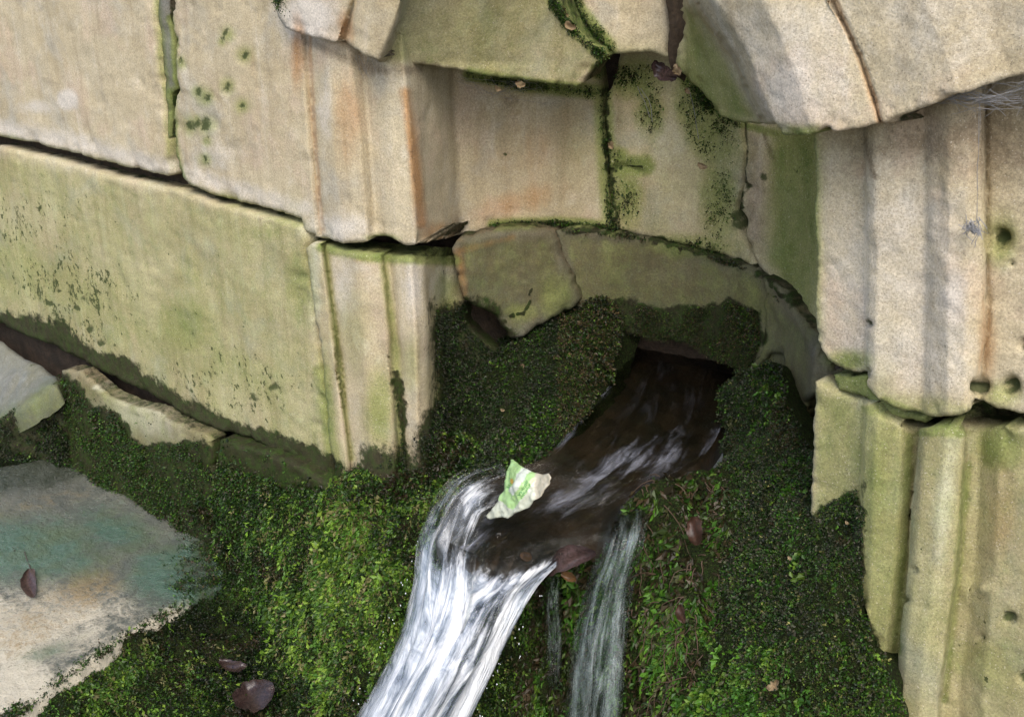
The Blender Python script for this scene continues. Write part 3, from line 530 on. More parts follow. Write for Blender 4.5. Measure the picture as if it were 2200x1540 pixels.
mesh_obj('top_face', bs[0], bs[1], MS_GREY, blockE, True, at)
bf = field([(120, 812, 'y', -.05), (0, 905, 'y', -.14), (-150, 980, 'y', -.2), (130, 900, 'y', -.045), (140, 1000, 'y', -.04), (0, 1050, 'y', -.12), (-150, 1100, 'y', -.2)])
bs = surf([(120, 822), (132, 860), (140, 960), (148, 1012), (60, 1040), (-200, 1130), (-200, 985), (0, 900), (60, 868)], bf, 7, (.008, 22), (.004, 80), 32, 3, .06, .01, (-.3, .8, 0))
at = {k: stain(k, bs[5]) for k in ST}; at['damp'][:] = 1.1
mesh_obj('end_face', bs[0], bs[1], MS, blockE, True, at)
bs_end = bs

# wet ledge (slab)
def slab_material():
    k = NT('wet_ledge'); n = k.noise(26, 8, .75); nf = k.noise(120, 6, .78); n2 = k.noise(9, 4, .6); gr = k.attr('algae'); pl = k.attr('pale'); ru = k.attr('rust'); dk = k.attr('damp')
    add = lambda a, amp: k.math('ADD', a, k.math('ADD', k.math('MULTIPLY', k.math('SUBTRACT', n, .5), amp), k.math('MULTIPLY', k.math('SUBTRACT', nf, .5), amp*.8)))
    c = k.mix(k.mapr(n, .35, .65), c4(.07, .078, .062), c4(.14, .138, .105))
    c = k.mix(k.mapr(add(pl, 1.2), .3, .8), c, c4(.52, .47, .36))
    c = k.mix(k.mapr(add(ru, 1.8), .35, 1.0, 0, .85), c, c4(.22, .135, .03))
    c = k.mix(k.mapr(add(gr, 1.4), .3, .95, 0, .88), c, k.mix(k.mapr(n2, .4, .6), c4(.048, .115, .075), c4(.06, .10, .04)))
    c = k.mix(k.mapr(add(dk, 1.2), .35, .75), c, c4(.022, .030, .014))
    c = k.mix(k.mapr(nf, .56, .72, 0, .6), c, c4(.20, .19, .14)); c = k.mix(k.mapr(nf, .45, .3, 0, .7), c, c4(.02, .028, .014))
    c = k.mix(k.mapr(k.noise(260, 3, .6), .66, .74, 0, .7), c, c4(.65, .65, .60))  # bright specks painted in for debris and wet glints
    k.link(c, k.b.inputs['Base Color']); k.link(k.mapr(n2, .3, .7, .2, .45), k.b.inputs['Roughness']); k.b.inputs['Specular IOR Level'].default_value = .5
    k.link(k.bump(k.math('ADD', k.math('MULTIPLY', n, 1.0), k.math('MULTIPLY', nf, .9)), 1.0, .006), k.b.inputs['Normal'])
    k.b.inputs['Coat Weight'].default_value = .9; k.b.inputs['Coat Roughness'].default_value = .05; k.b.inputs['Coat IOR'].default_value = 1.4
    k.link(k.bump(k.math('ADD', k.noise(60, 3, .6), k.math('MULTIPLY', nf, .6)), 1.0, k.b and .022), k.b.inputs['Coat Normal'])
    return k.m
M_SLAB = slab_material()
ledge = empty('stone_ledge', (-0.5, -0.2, 0.29), 'wet green and ochre stone ledge at the lower left with a glossy film of water', 'ledge')
lf = field([(-200, 1040, 'z', .29), (150, 1000, 'z', .275), (490, 1195, 'z', .29), (420, 1270, 'z', .29), (200, 1200, 'z', .285), (0, 1300, 'z', .283), (0, 1545, 'z', .282), (-200, 1700, 'z', .28)])
LO = [(-220, 1040), (60, 985), (148, 950), (210, 975), (350, 1040), (440, 1100), (505, 1185), (470, 1235), (400, 1290), (300, 1345), (200, 1410), (110, 1480), (0, 1550), (-260, 1760)]
ls = surf(LO, lf, 5, (.005, 10), (.0035, 75), 33, 3, .09, .016, (0, .15, -1))
exL = [('pale', ('p', [(-300, 1340), (100, 1240), (260, 1270), (300, 1330), (80, 1480), (-300, 1760)], 90, .8)), ('pale', ('l', [(400, 1292), (300, 1348), (200, 1412), (0, 1550)], 14, .9)), ('rust', ('b', 180, 1265, 120, 60, .72, -.3)), ('rust', ('b', 60, 1350, 140, 70, .7, -.4)), ('algae', ('b', 60, 1180, 220, 80, 1.1, 0)), ('algae', ('b', 250, 1140, 130, 60, .9, .3)), ('algae', ('b', 100, 1400, 90, 30, .7, -.4)), ('rust', ('l', [(0, 1110), (80, 1080), (180, 1060)], 22, .45)), ('damp', ('p', [(-300, 1000), (140, 960), (220, 1020), (120, 1060), (-300, 1110)], 30, .7)), ('algae', ('b', 400, 1230, 140, 80, 1.2, 0)), ('damp', ('b', 430, 1230, 90, 60, .62, 0)), ('pale', ('b', 10, 1490, 120, 70, 1.3, -.7)), ('damp', ('l', [(-100, 1050), (60, 1035), (150, 1010)], 20, .7))]  # pale patches at the lower left paint in the sky's reflection; pale rim is crust
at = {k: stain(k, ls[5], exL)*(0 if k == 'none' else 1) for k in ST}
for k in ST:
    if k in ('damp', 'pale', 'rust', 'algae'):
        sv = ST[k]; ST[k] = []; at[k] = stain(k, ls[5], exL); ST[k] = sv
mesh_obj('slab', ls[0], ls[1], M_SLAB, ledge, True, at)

# ------------------------------------------------------------------ mossy banks and spout
def bank(name, label, cat, outline, ctrl, mat=M_SOIL, **kw):
    s = surf(outline, field(ctrl), **kw); o = mesh_obj(name, s[0], s[1], mat); tag(o, label, cat); return o, s
banks = {}
banks['left'] = bank('mossy_bank', 'dark mossy bank from the left jamb foot to the ledge, left of the white water', 'bank',
    [(400, 1090), (470, 1050), (560, 1040), (700, 1050), (760, 1010), (860, 1010), (900, 960), (1000, 930), (1060, 1000), (1040, 1150), (1120, 1300), (1180, 1700), (-60, 1760), (0, 1560), (110, 1490), (200, 1420), (300, 1355), (400, 1300), (470, 1240), (485, 1195), (440, 1140)],
    [(470, 1080, 'y', -.035), (600, 1070, 'y', -.04), (720, 1080, 'y', -.05), (800, 1010, 'y', .0), (900, 980, 'y', .06), (1000, 950, 'y', .12), (490, 1200, 'y', -.045), (600, 1200, 'y', -.06), (720, 1200, 'y', -.09), (820, 1150, 'y', -.07), (920, 1080, 'y', -.02), (1040, 1100, 'y', .03), (560, 1350, 'y', -.08), (700, 1330, 'y', -.14), (820, 1300, 'y', -.14), (900, 1300, 'y', -.08), (1100, 1350, 'y', .0), (400, 1315, 'z', .262), (300, 1372, 'z', .262), (200, 1436, 'z', .262), (110, 1505, 'z', .262), (440, 1420, 'z', .21), (300, 1460, 'z', .23), (540, 1490, 'z', .20), (640, 1440, 'z', .23), (760, 1450, 'y', -.18), (700, 1560, 'y', -.22), (850, 1500, 'y', -.17), (600, 1650, 'z', .18), (1000, 1600, 'y', -.05), (0, 1650, 'z', .2)], step=9, lump=(.026, 11), lump2=(.006, 50), puff=(.034, 17, .8), seed=41, roll=.01)
banks['nook'] = bank('mossy_bank', 'black mossy slope inside the niche between the left jamb and the water channel', 'bank',
    [(860, 1010), (880, 940), (930, 860), (1000, 770), (1090, 700), (1180, 680), (1240, 655), (1300, 640), (1330, 690), (1318, 740), (1312, 800), (1265, 860), (1205, 940), (1150, 1000), (1050, 1050), (960, 1090), (900, 1080)],
    [(870, 1000, 'y', .08), (930, 880, 'y', .16), (1010, 770, 'y', .25), (1100, 710, 'y', .33), (1200, 680, 'y', .37), (1300, 650, 'y', .40), (1318, 720, 'y', .40), (1310, 800, 'y', .345), (1240, 780, 'y', .265), (1150, 800, 'y', .235), (1080, 880, 'y', .16), (1200, 900, 'y', .18), (1150, 960, 'y', .15), (1000, 950, 'y', .165), (950, 1040, 'y', .07), (1060, 1020, 'y', .07), (1130, 1010, 'y', .085)], step=8, lump=(.022, 13), lump2=(.006, 50), puff=(.032, 18, 1.), seed=42, roll=.02)
banks['right'] = bank('mossy_bank', 'shaded mossy shelf between the water channel and the right jamb', 'bank',
    [(1572, 800), (1620, 800), (1660, 775), (1700, 870), (1735, 960), (1790, 1000), (1790, 1100), (1850, 1180), (1836, 1290), (1862, 1390), (1910, 1430), (1925, 1540), (1925, 1720), (1500, 1720), (1520, 1350), (1540, 1150), (1520, 1060), (1545, 960), (1555, 880)],
    [(1575, 800, 'y', .42), (1660, 780, 'y', .36), (1590, 880, 'y', .34), (1680, 900, 'y', .27), (1735, 980, 'y', .18), (1560, 980, 'y', .24), (1640, 1020, 'y', .18), (1550, 1100, 'y', .13), (1700, 1100, 'y', .10), (1800, 1100, 'y', .055), (1600, 1200, 'y', .06), (1740, 1200, 'y', .03), (1840, 1230, 'y', .02), (1580, 1320, 'y', .0), (1720, 1330, 'y', -.03), (1850, 1380, 'y', -.005), (1560, 1450, 'y', -.05), (1720, 1460, 'y', -.07), (1900, 1470, 'y', -.02), (1550, 1600, 'y', -.09), (1800, 1600, 'y', -.09), (1925, 1600, 'y', -.04)], step=9, lump=(.022, 11), lump2=(.006, 50), puff=(.030, 18, .8), seed=43, roll=.02)
banks['front'] = bank('mossy_bank', 'dripping moss face under the water channel, right of the white water', 'bank',
    [(1060, 1250), (1180, 1200), (1240, 1190), (1300, 1150), (1380, 1080), (1420, 1040), (1480, 1010), (1540, 1000), (1600, 1060), (1620, 1250), (1600, 1500), (1620, 1720), (980, 1720), (1010, 1540), (1060, 1400)],
    [(1080, 1280, 'y', .02), (1200, 1230, 'y', .04), (1300, 1170, 'y', .05), (1400, 1080, 'y', .09), (1480, 1030, 'y', .14), (1560, 1040, 'y', .17), (1580, 1150, 'y', .10), (1450, 1150, 'y', .06), (1350, 1250, 'y', .035), (1480, 1280, 'y', .0), (1600, 1300, 'y', .03), (1200, 1350, 'y', .03), (1100, 1450, 'y', .0), (1300, 1450, 'y', .0), (1450, 1450, 'y', -.05), (1580, 1480, 'y', -.02), (1050, 1600, 'y', -.03), (1300, 1600, 'y', -.04), (1500, 1600, 'y', -.08)], step=8, lump=(.026, 12), lump2=(.008, 50), puff=(.042, 20, .42), seed=44, roll=.012)
spout = empty('water_channel', (0.45, 0.2, 0.65), 'brown stone channel carrying clear water out of the niche', 'spout')
BEDO = [(1300, 700), (1400, 700), (1520, 730), (1600, 790), (1572, 880), (1545, 940), (1500, 1000), (1440, 1040), (1385, 1075), (1310, 1150), (1250, 1165), (1190, 1172), (1120, 1215), (1070, 1232), (1010, 1220), (950, 1185), (930, 1140), (970, 1060), (1060, 1010), (1150, 985), (1210, 930), (1265, 850), (1300, 800)]
bedc = [(1310, 715, 'z', .735), (1590, 790, 'z', .735), (1450, 740, 'z', .73), (1300, 820, 'z', .72), (1540, 930, 'z', .705), (1420, 900, 'z', .70), (1220, 950, 'z', .695), (1340, 1000, 'z', .68), (1460, 1040, 'z', .685), (1130, 1010, 'z', .675), (1230, 1080, 'z', .65), (1320, 1140, 'z', .655), (1000, 1070, 'z', .64), (1100, 1170, 'z', .63), (1220, 1185, 'z', .625), (950, 1170, 'z', .61), (1060, 1258, 'z', .60)]
bedt = field(bedc)
bd = surf(BEDO, bedt, 8, (.008, 16), (.002, 50), 45, 2, .035, .012, (.0, .1, -1))
mesh_obj('channel_bed', bd[0], bd[1], M_BED, spout)

# ------------------------------------------------------------------ moss: many small leaves, one countless mass per bank
PAL_DARK = np.array([(.014, .040, .006), (.022, .060, .008), (.010, .025, .006), (.032, .082, .010), (.040, .042, .016)])*.95
PAL_BRIGHT = np.array([(.042, .118, .010), (.065, .160, .014), (.026, .075, .008), (.10, .175, .020), (.055, .06, .022)])*1.05
PAL_YEL = np.array([(.085, .155, .016), (.13, .20, .025), (.045, .105, .012), (.03, .062, .010), (.10, .095, .035)])*1.3
PAL_BROWN = np.array([(.05, .038, .016), (.035, .03, .012), (.03, .05, .008), (.075, .052, .024), (.04, .07, .01)])*1.1
def moss(name, label, s, n, length=(.005, .010), droop=.3, pal=PAL_DARK, dens=None, sprig=4, seed=0, mask=None, lift=.006, palf=None, w=.36):
    V, T, N, nf, FT, P2 = s; r = np.random.default_rng(seed); FT = FT[(FT < nf).all(1)]
    ar = np.linalg.norm(np.cross(V[FT[:, 1]]-V[FT[:, 0]], V[FT[:, 2]]-V[FT[:, 0]]), axis=1)
    pc = P2[FT].mean(1); wgt = ar.copy()
    wgt = wgt*np.clip(.5+1.9*fbm(V[FT].mean(1), 24, 4, seed), .08, 2.2)
    if mask is not None: wgt = wgt*mask(pc)
    idx = r.choice(len(FT), n, p=wgt/wgt.sum()); u = r.random((n, 2)); sw = u.sum(1) > 1; u[sw] = 1-u[sw]
    A, B_, C_ = V[FT[idx, 0]], V[FT[idx, 1]], V[FT[idx, 2]]; P = A+(B_-A)*u[:, :1]+(C_-A)*u[:, 1:]; Np = N[FT[idx, 0]]; px = pc[idx]
    base = palf(px, P, r) if palf is not None else None
    vs_, cs = [], []
    clump = fbm(P, 30, 3, seed+3)
    L = r.uniform(*length, n)*(1+.5*clump)*(1+.5*fbm(P, 9, 2, seed+8))
    axis = Np*.8+r.normal(0, .45, (n, 3))+np.array([0, 0, -1.0])*droop*2; axis /= np.linalg.norm(axis, axis=1)[:, None]
    ci = r.integers(0, len(pal), n); ci = np.where(r.random(n) < np.clip(.45+clump*1.2, .05, .9), np.minimum(ci, 3), r.choice([0, 2, len(pal)-1], n))
    colr = (base if base is not None else pal[ci])*r.uniform(.7, 1.35, (n, 1))
    for k in range(sprig):
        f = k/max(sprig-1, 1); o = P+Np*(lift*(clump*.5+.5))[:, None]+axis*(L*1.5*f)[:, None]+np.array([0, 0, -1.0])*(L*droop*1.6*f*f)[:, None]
        dr = axis*.6+r.normal(0, .55, (n, 3))+np.array([0, 0, -.35])*droop; dr /= np.linalg.norm(dr, axis=1)[:, None]
        sd = np.cross(dr, r.normal(0, 1, (n, 3))+Np*.2); sd /= np.maximum(np.linalg.norm(sd, axis=1), 1e-6)[:, None]
        l = (L*r.uniform(.7, 1.2, n)*(1-.3*f))[:, None]; ww = l*w
        nv = np.cross(sd, dr)
        vs_.append(np.stack([o, o+dr*l*.5+sd*ww+nv*l*.08, o+dr*l-nv*l*.12, o+dr*l*.5-sd*ww+nv*l*.08], 1))
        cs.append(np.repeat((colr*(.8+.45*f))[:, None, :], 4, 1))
    VV = np.concatenate(vs_).reshape(-1, 3); CC = np.concatenate(cs).reshape(-1, 3); q = np.arange(len(VV)).reshape(-1, 4)
    o = mesh_obj(name, VV, q, M_LEAF, None, False, None, None, CC); tag(o, label, 'moss', None, 'stuff'); return o
def m_slabside(pc):
    return np.where(pc[:, 1] > 1050, 1, 1)
def leftpal(px, P, r):
    n = len(px); ci = r.integers(0, 5, n); b = PAL_DARK[ci]*.8
    y = np.clip((px[:, 0]-640)/170, 0, 1)*np.clip((1620-px[:, 1])/200, 0, 1)*.5
    patch = fbm(P, 14, 4, 77); s = (r.random(n) < y) & (patch > -.1); b[s] = PAL_YEL[ci][s]*.9
    g = (px[:, 1] < 1300) & (px[:, 0] < 760) & (px[:, 0] > 430) & (r.random(n) < .35+patch); b[g] = PAL_BRIGHT[ci][g]*.75
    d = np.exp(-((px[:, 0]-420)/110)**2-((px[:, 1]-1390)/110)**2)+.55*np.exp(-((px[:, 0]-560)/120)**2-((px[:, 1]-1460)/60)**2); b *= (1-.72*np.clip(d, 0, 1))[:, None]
    g = (px[:, 0] < 460) & (px[:, 1] > 1400) & (r.random(n) < .3); b[g] = PAL_BRIGHT[ci][g]*.8
    br = (patch < -.22) & (r.random(n) < .7); b[br] = PAL_BROWN[ci][br]*.7
    return b*(.8+.5*np.clip(patch, -.6, .6))[:, None]
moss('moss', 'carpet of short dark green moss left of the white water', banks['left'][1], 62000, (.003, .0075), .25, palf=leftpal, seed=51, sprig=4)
def tuft(pc): return np.exp(-((pc[:, 0]-820-(pc[:, 1]-1150)*-.25)/110)**2-((pc[:, 1]-1230)/210)**2)+.5*np.exp(-((pc[:, 0]-280)/150)**2-((pc[:, 1]-1470)/60)**2)+.02
moss('moss', 'taller yellow green feathery moss close beside the white water', banks['left'][1], 9500, (.006, .012), .7, PAL_YEL, seed=151, sprig=7, mask=tuft, lift=.012, w=.28)
GREYG = np.array([(.018, .026, .012), (.028, .034, .018), (.012, .016, .009), (.04, .046, .022), (.05, .045, .03)])
def nookpal(px, P, r):
    n = len(px); ci = r.integers(0, 5, n); b = np.where((r.random(n) < .5)[:, None], PAL_DARK[ci]*.75, GREYG[ci]*.95)
    s = (px[:, 0] > 1080) & (r.random(n) < .3) & (fbm(P, 18, 3, 5) > 0); b[s] = PAL_BRIGHT[ci][s]*.75
    s = (px[:, 0] > 1200) & (r.random(n) < .5); b[s] = PAL_BROWN[ci][s]*1.1; s = r.random(n) < .015; b[s] = PAL_YEL[0]
    return b
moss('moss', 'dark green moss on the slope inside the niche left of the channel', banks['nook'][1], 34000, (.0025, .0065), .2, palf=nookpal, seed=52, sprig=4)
def rightpal(px, P, r):
    n = len(px); ci = r.integers(0, 5, n); b = np.where((r.random(n) < .55)[:, None], GREYG[ci]*1.2, PAL_DARK[ci]); pa = fbm(P, 16, 3, 8)
    s = (r.random(n) < .3) & (pa > .02); b[s] = PAL_BRIGHT[ci][s]*.6
    s = (px[:, 1] > 1380) & (r.random(n) < .25); b[s] = PAL_YEL[ci][s]*.7; s = (r.random(n) < .012); b[s] = (.20, .19, .06); s = (pa < -.25) & (r.random(n) < .6); b[s] = PAL_BROWN[ci][s]*.7
    return b
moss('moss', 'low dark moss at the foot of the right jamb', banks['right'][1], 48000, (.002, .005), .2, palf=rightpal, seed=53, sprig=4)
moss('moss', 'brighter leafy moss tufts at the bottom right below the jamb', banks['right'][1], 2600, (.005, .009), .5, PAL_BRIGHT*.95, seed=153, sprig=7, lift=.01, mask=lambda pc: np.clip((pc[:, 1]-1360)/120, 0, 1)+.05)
def frontpal(px, P, r):
    n = len(px); ci = r.integers(0, 5, n); b = PAL_BRIGHT[ci]*.95; cl = fbm(P*np.array([1, 1, .45]), 26, 3, 91); s = (cl > -.02) & (r.random(n) < .85); b[s] = PAL_BROWN[ci][s]*.65
    s = (px[:, 1] < 1160) & (r.random(n) < .75); b[s] = PAL_BROWN[ci][s]*.8; return b
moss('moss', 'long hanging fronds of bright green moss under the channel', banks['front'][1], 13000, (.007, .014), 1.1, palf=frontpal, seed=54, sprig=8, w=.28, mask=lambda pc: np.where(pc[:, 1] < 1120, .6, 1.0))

# ------------------------------------------------------------------ water
def water_material(name, tint=(.93, .95, .93), lo=(.40, .48, .60), hi=(.95, .97, 1.0), amax=.9):
    k = NT(name); uv = k.tc.outputs['UV']
    warp = k.noise(1.0, 3, .6, k.mapping((3.0, 2.0, 1), uv)); sep = k.n.new('ShaderNodeSeparateXYZ'); k.link(uv, sep.inputs[0]); cb = k.n.new('ShaderNodeCombineXYZ')
    k.link(k.math('ADD', sep.outputs[0], k.math('MULTIPLY', k.math('SUBTRACT', warp, .5), .35)), cb.inputs[0]); k.link(k.math('ADD', sep.outputs[1], k.math('MULTIPLY', warp, .1)), cb.inputs[1]); w = cb.outputs[0]
    st = k.noise(1.0, 6, .66, k.mapping((8, 2.6, 1), w, (0, 0, .10)), .8); st2 = k.noise(1.0, 5, .65, k.mapping((30, 8.0, 1), w, (0, 0, -.12)), .9); cl = k.noise(1.0, 5, .65, k.mapping((4.5, 8.0, 1), w), .6)
    h = k.math('ADD', st, k.math('MULTIPLY', st2, .4)); nor = k.bump(h, .8, .016)
    tr = k.n.new('ShaderNodeBsdfTransparent'); tr.inputs[0].default_value = c4(*tint)
    gl = k.n.new('ShaderNodeBsdfGlossy'); gl.inputs['Roughness'].default_value = .07; k.link(nor, gl.inputs['Normal'])
    fr = k.n.new('ShaderNodeFresnel'); fr.inputs[0].default_value = 1.36; k.link(nor, fr.inputs['Normal'])
    mx = k.n.new('ShaderNodeMixShader'); k.link(fr.outputs[0], mx.inputs[0]); k.link(tr.outputs[0], mx.inputs[1]); k.link(gl.outputs[0], mx.inputs[2])
    foam_glint = k.n.new('ShaderNodeBsdfPrincipled'); foam_glint.inputs['Roughness'].default_value = .18; foam_glint.inputs['Specular IOR Level'].default_value = .8; k.link(nor, foam_glint.inputs['Normal'])
    br = k.math('ADD', k.math('ADD', k.math('MULTIPLY', st, .5), k.math('MULTIPLY', st2, .18)), k.math('MULTIPLY', cl, .42)); k.link(k.mix(k.mapr(br, .44, .66), c4(*lo), c4(*hi)), foam_glint.inputs['Base Color'])
    fa = k.attr('foam_glint'); ff = k.mapr(k.math('ADD', fa, k.math('MULTIPLY', k.math('SUBTRACT', br, .55), 3.2)), .05, 1.1, 0, amax)
    ff = k.math('MULTIPLY', ff, k.mapr(fa, .0, .15))
    m2 = k.n.new('ShaderNodeMixShader'); k.link(ff, m2.inputs[0]); k.link(mx.outputs[0], m2.inputs[1]); k.link(foam_glint.outputs[0], m2.inputs[2]); k.link(m2.outputs[0], k.out.inputs[0])
    return k.m
M_WATER = water_material('running_water'); M_VEIL = water_material('thin_water_veil', (.90, .95, .91), (.22, .29, .27), (.55, .65, .62), .36); M_CHAN = water_material('channel_water', (.80, .80, .76), (.22, .24, .32), (.60, .63, .74), .6)
def catmull(P, n):
    P = np.asarray(P, float); Q = np.concatenate([[2*P[0]-P[1]], P, [2*P[-1]-P[-2]]]); out = []
    for i in range(len(P)-1):
        p0, p1, p2, p3 = Q[i:i+4]
        for t in np.linspace(0, 1, n, endpoint=False):
            out.append(.5*((2*p1)+(-p0+p2)*t+(2*p0-5*p1+4*p2-p3)*t*t+(-p0+3*p1-3*p2+p3)*t**3))
    out.append(P[-1]); return np.array(out)
def net(rows, nu=10, nv=12):
    """rows of (px, py, kind, value): returns a smooth sheet of points, its quads and uv (u across, v along the flow)"""
    R = np.array([[pt(np.array(c[0]), np.array(c[1]), ty(c[0], c[1], c[3]) if c[2] == 'y' else tz(c[0], c[1], c[3])) for c in r] for r in rows])
    A = np.array([catmull(r, nu) for r in R]); Bq = np.array([catmull(A[:, j], nv) for j in range(A.shape[1])]).transpose(1, 0, 2)
    nr, nc = Bq.shape[:2]; uv = np.stack(np.meshgrid(np.linspace(0, 1, nc), np.linspace(0, 1, nr)), -1).reshape(-1, 2)
    i, j = np.meshgrid(np.arange(nr-1), np.arange(nc-1), indexing='ij'); a = (i*nc+j).ravel(); q = np.column_stack([a, a+1, a+nc+1, a+nc])
    return Bq.reshape(-1, 3), q, uv, (nr, nc)
def water_sheet(name, rows, label, foam_glint_f, mat=None, ripple=.004, nu=10, nv=14, seed=0, fr=(26, 4), parent=None):
    V, q, uv, sh = net(rows, nu, nv)
    T = np.vstack([q[:, [0, 1, 2]], q[:, [0, 2, 3]]]); N = tri_normals(V, T)
    if (N*(V-C)).sum() > 0: q = q[:, ::-1]; N = -N
    Q = np.column_stack([uv[:, 0]*fr[0], uv[:, 1]*fr[1], np.full(len(uv), seed)]); V = V+N*(ripple*fbm(Q, 1, 3, seed)*(np.sin(np.pi*np.clip(uv[:, 0], 0, 1))*.8+.2))[:, None]
    o = mesh_obj(name, V, q, mat or M_WATER, parent, True, {'foam_glint': foam_glint_f(uv)}, uv)
    if parent is None: tag(o, label, 'water')
    return o
# clear water in the channel
chan = [[(1312, 718, 'z', .745), (1400, 722, 'z', .745), (1490, 745, 'z', .745), (1580, 790, 'z', .745)],
        [(1308, 805, 'z', .735), (1390, 810, 'z', .735), (1480, 830, 'z', .735), (1560, 880, 'z', .735)],
        [(1250, 885, 'z', .72), (1340, 910, 'z', .72), (1430, 935, 'z', .72), (1530, 955, 'z', .715)],
        [(1165, 985, 'z', .70), (1260, 1000, 'z', .70), (1360, 1020, 'z', .70), (1440, 1045, 'z', .70)],
        [(1010, 1040, 'z', .672), (1130, 1080, 'z', .67), (1250, 1110, 'z', .67), (1340, 1130, 'z', .675)],
        [(930, 1150, 'z', .64), (1020, 1190, 'z', .64), (1120, 1210, 'z', .64), (1250, 1180, 'z', .65)]]
def chan_glint(uv):  # pale streaks painted in for sky glints on the ripples
    u, v = uv[:, 0], uv[:, 1]; g = lambda a, b, ra, rb, s: s*np.exp(-((u-a)/ra)**2-((v-b)/rb)**2)
    return g(.02, .34, .035, .18, .55)+g(.66, .5, .16, .13, .34)+g(.45, .6, .12, .12, .28)+g(.95, .36, .07, .09, .34)+g(.50, .76, .10, .05, .42)+g(.12, .95, .2, .12, .4)+g(.92, .7, .08, .08, .34)+g(.3, .2, .5, .2, .06)
stream = water_sheet('water', chan, 'clear water running down the brown channel', chan_glint, mat=M_CHAN, seed=61, ripple=.010, fr=(7, 8)); tag(stream, kind='structure')
def fan(sheet, label, rows, f, seed, **kw):
    o = water_sheet('water', rows, label, f, seed=seed, nu=18, nv=16, **kw); tag(o, kind='structure'); return o
jetA = [[(1060, 980, 'y', .02), (1085, 1010, 'y', .0), (1080, 1070, 'y', -.03), (1050, 1105, 'y', -.05)],
        [(962, 1030, 'y', -.055), (1000, 1050, 'y', -.065), (1030, 1090, 'y', -.07), (1030, 1130, 'y', -.07)],
        [(903, 1145, 'y', -.105), (945, 1150, 'y', -.12), (985, 1170, 'y', -.11), (1022, 1200, 'y', -.10)],
        [(886, 1265, 'y', -.135), (922, 1270, 'y', -.155), (968, 1280, 'y', -.15), (1015, 1290, 'y', -.135)],
        [(846, 1390, 'y', -.165), (890, 1390, 'y', -.19), (935, 1390, 'y', -.19), (985, 1390, 'y', -.17)],
        [(770, 1530, 'y', -.20), (820, 1530, 'y', -.23), (870, 1530, 'y', -.23), (925, 1530, 'y', -.21)],
        [(580, 1850, 'y', -.28), (640, 1850, 'y', -.31), (700, 1850, 'y', -.31), (770, 1850, 'y', -.29)]]
jetB = [[(1020, 1150, 'y', -.06), (1090, 1180, 'y', -.05), (1160, 1165, 'y', -.03), (1255, 1150, 'y', .01)],
        [(985, 1215, 'y', -.10), (1070, 1240, 'y', -.09), (1140, 1222, 'y', -.06), (1232, 1182, 'y', -.01)],
        [(935, 1300, 'y', -.14), (1010, 1300, 'y', -.14), (1080, 1285, 'y', -.11), (1152, 1262, 'y', -.06)],
        [(895, 1400, 'y', -.17), (960, 1400, 'y', -.185), (1030, 1395, 'y', -.16), (1085, 1385, 'y', -.11)],
        [(830, 1530, 'y', -.21), (900, 1530, 'y', -.225), (960, 1530, 'y', -.20), (1018, 1530, 'y', -.16)],
        [(650, 1850, 'y', -.29), (720, 1850, 'y', -.30), (790, 1850, 'y', -.28), (860, 1850, 'y', -.25)]]
edge = lambda u, w: np.clip(np.minimum(u, 1-u)/w, 0, 1)
def fA(uv):
    u, v = uv[:, 0], uv[:, 1]; f = np.clip((v-.30)/.16, 0, 1)*.72+.12+.5*np.exp(-((u-.55)/.3)**2-((v-.17)/.07)**2)+.35*np.exp(-((u-.15)/.12)**2-((v-.33)/.2)**2)
    return np.clip(f*(.30+.70*edge(u, .16)), 0, 1.2)
def fB(uv):
    u, v = uv[:, 0], uv[:, 1]; f = np.clip((v-.10-.05*u)/.12, 0, 1)*.70+.55*np.exp(-((u-.9)/.07)**2)*np.clip((v-.4)/.1, 0, 1)-.35*np.exp(-((u-.62)/.12)**2-((v-.5)/.10)**2)+.35*np.exp(-((u-.2)/.15)**2)*np.clip((v-.2)/.1, 0, 1)
    return np.clip(f*(.6+.4*edge(u, .04)), 0, 1.2)
fan('water', 'glassy white water curling off the left corner of the channel lip', jetA, fA, 62, ripple=.012, fr=(9, 2.4))
fan('water', 'white streaked water pouring off the channel lip to the lower left', jetB, fB, 65, ripple=.012, fr=(12, 2.2))
tr1 = [[(1296, 1105, 'z', .672), (1340, 1080, 'z', .678), (1390, 1056, 'z', .682)], [(1285, 1165, 'y', .005), (1340, 1145, 'y', -.005), (1392, 1125, 'y', .01)], [(1252, 1285, 'y', -.03), (1300, 1275, 'y', -.045), (1362, 1260, 'y', -.03)], [(1225, 1400, 'y', -.06), (1275, 1400, 'y', -.075), (1345, 1400, 'y', -.06)], [(1212, 1540, 'y', -.08), (1262, 1545, 'y', -.095), (1335, 1540, 'y', -.085)], [(1195, 1700, 'y', -.09), (1240, 1700, 'y', -.1), (1300, 1700, 'y', -.1)]]
w = water_sheet('water', tr1, 'thin greyish veil of water trickling over the moss right of the main fall', lambda uv: np.clip(uv[:, 1]/.28, .0, 1)*.6*np.clip(np.minimum(uv[:, 0], 1-uv[:, 0])/.2, 0, 1)+.14*np.exp(-((uv[:, 0]-.25)/.15)**2)*(uv[:, 1] > .5), mat=M_VEIL, seed=63, ripple=.006, fr=(7, 2)); tag(w, kind='structure')
tr2 = [[(1172, 1228, 'y', -.03), (1190, 1222, 'y', -.03), (1208, 1220, 'y', -.025)], [(1166, 1300, 'y', -.02), (1186, 1298, 'y', -.03), (1207, 1300, 'y', -.02)], [(1172, 1380, 'y', -.015), (1190, 1380, 'y', -.02), (1208, 1380, 'y', -.015)], [(1178, 1480, 'y', -.03), (1190, 1480, 'y', -.035), (1204, 1480, 'y', -.03)]]
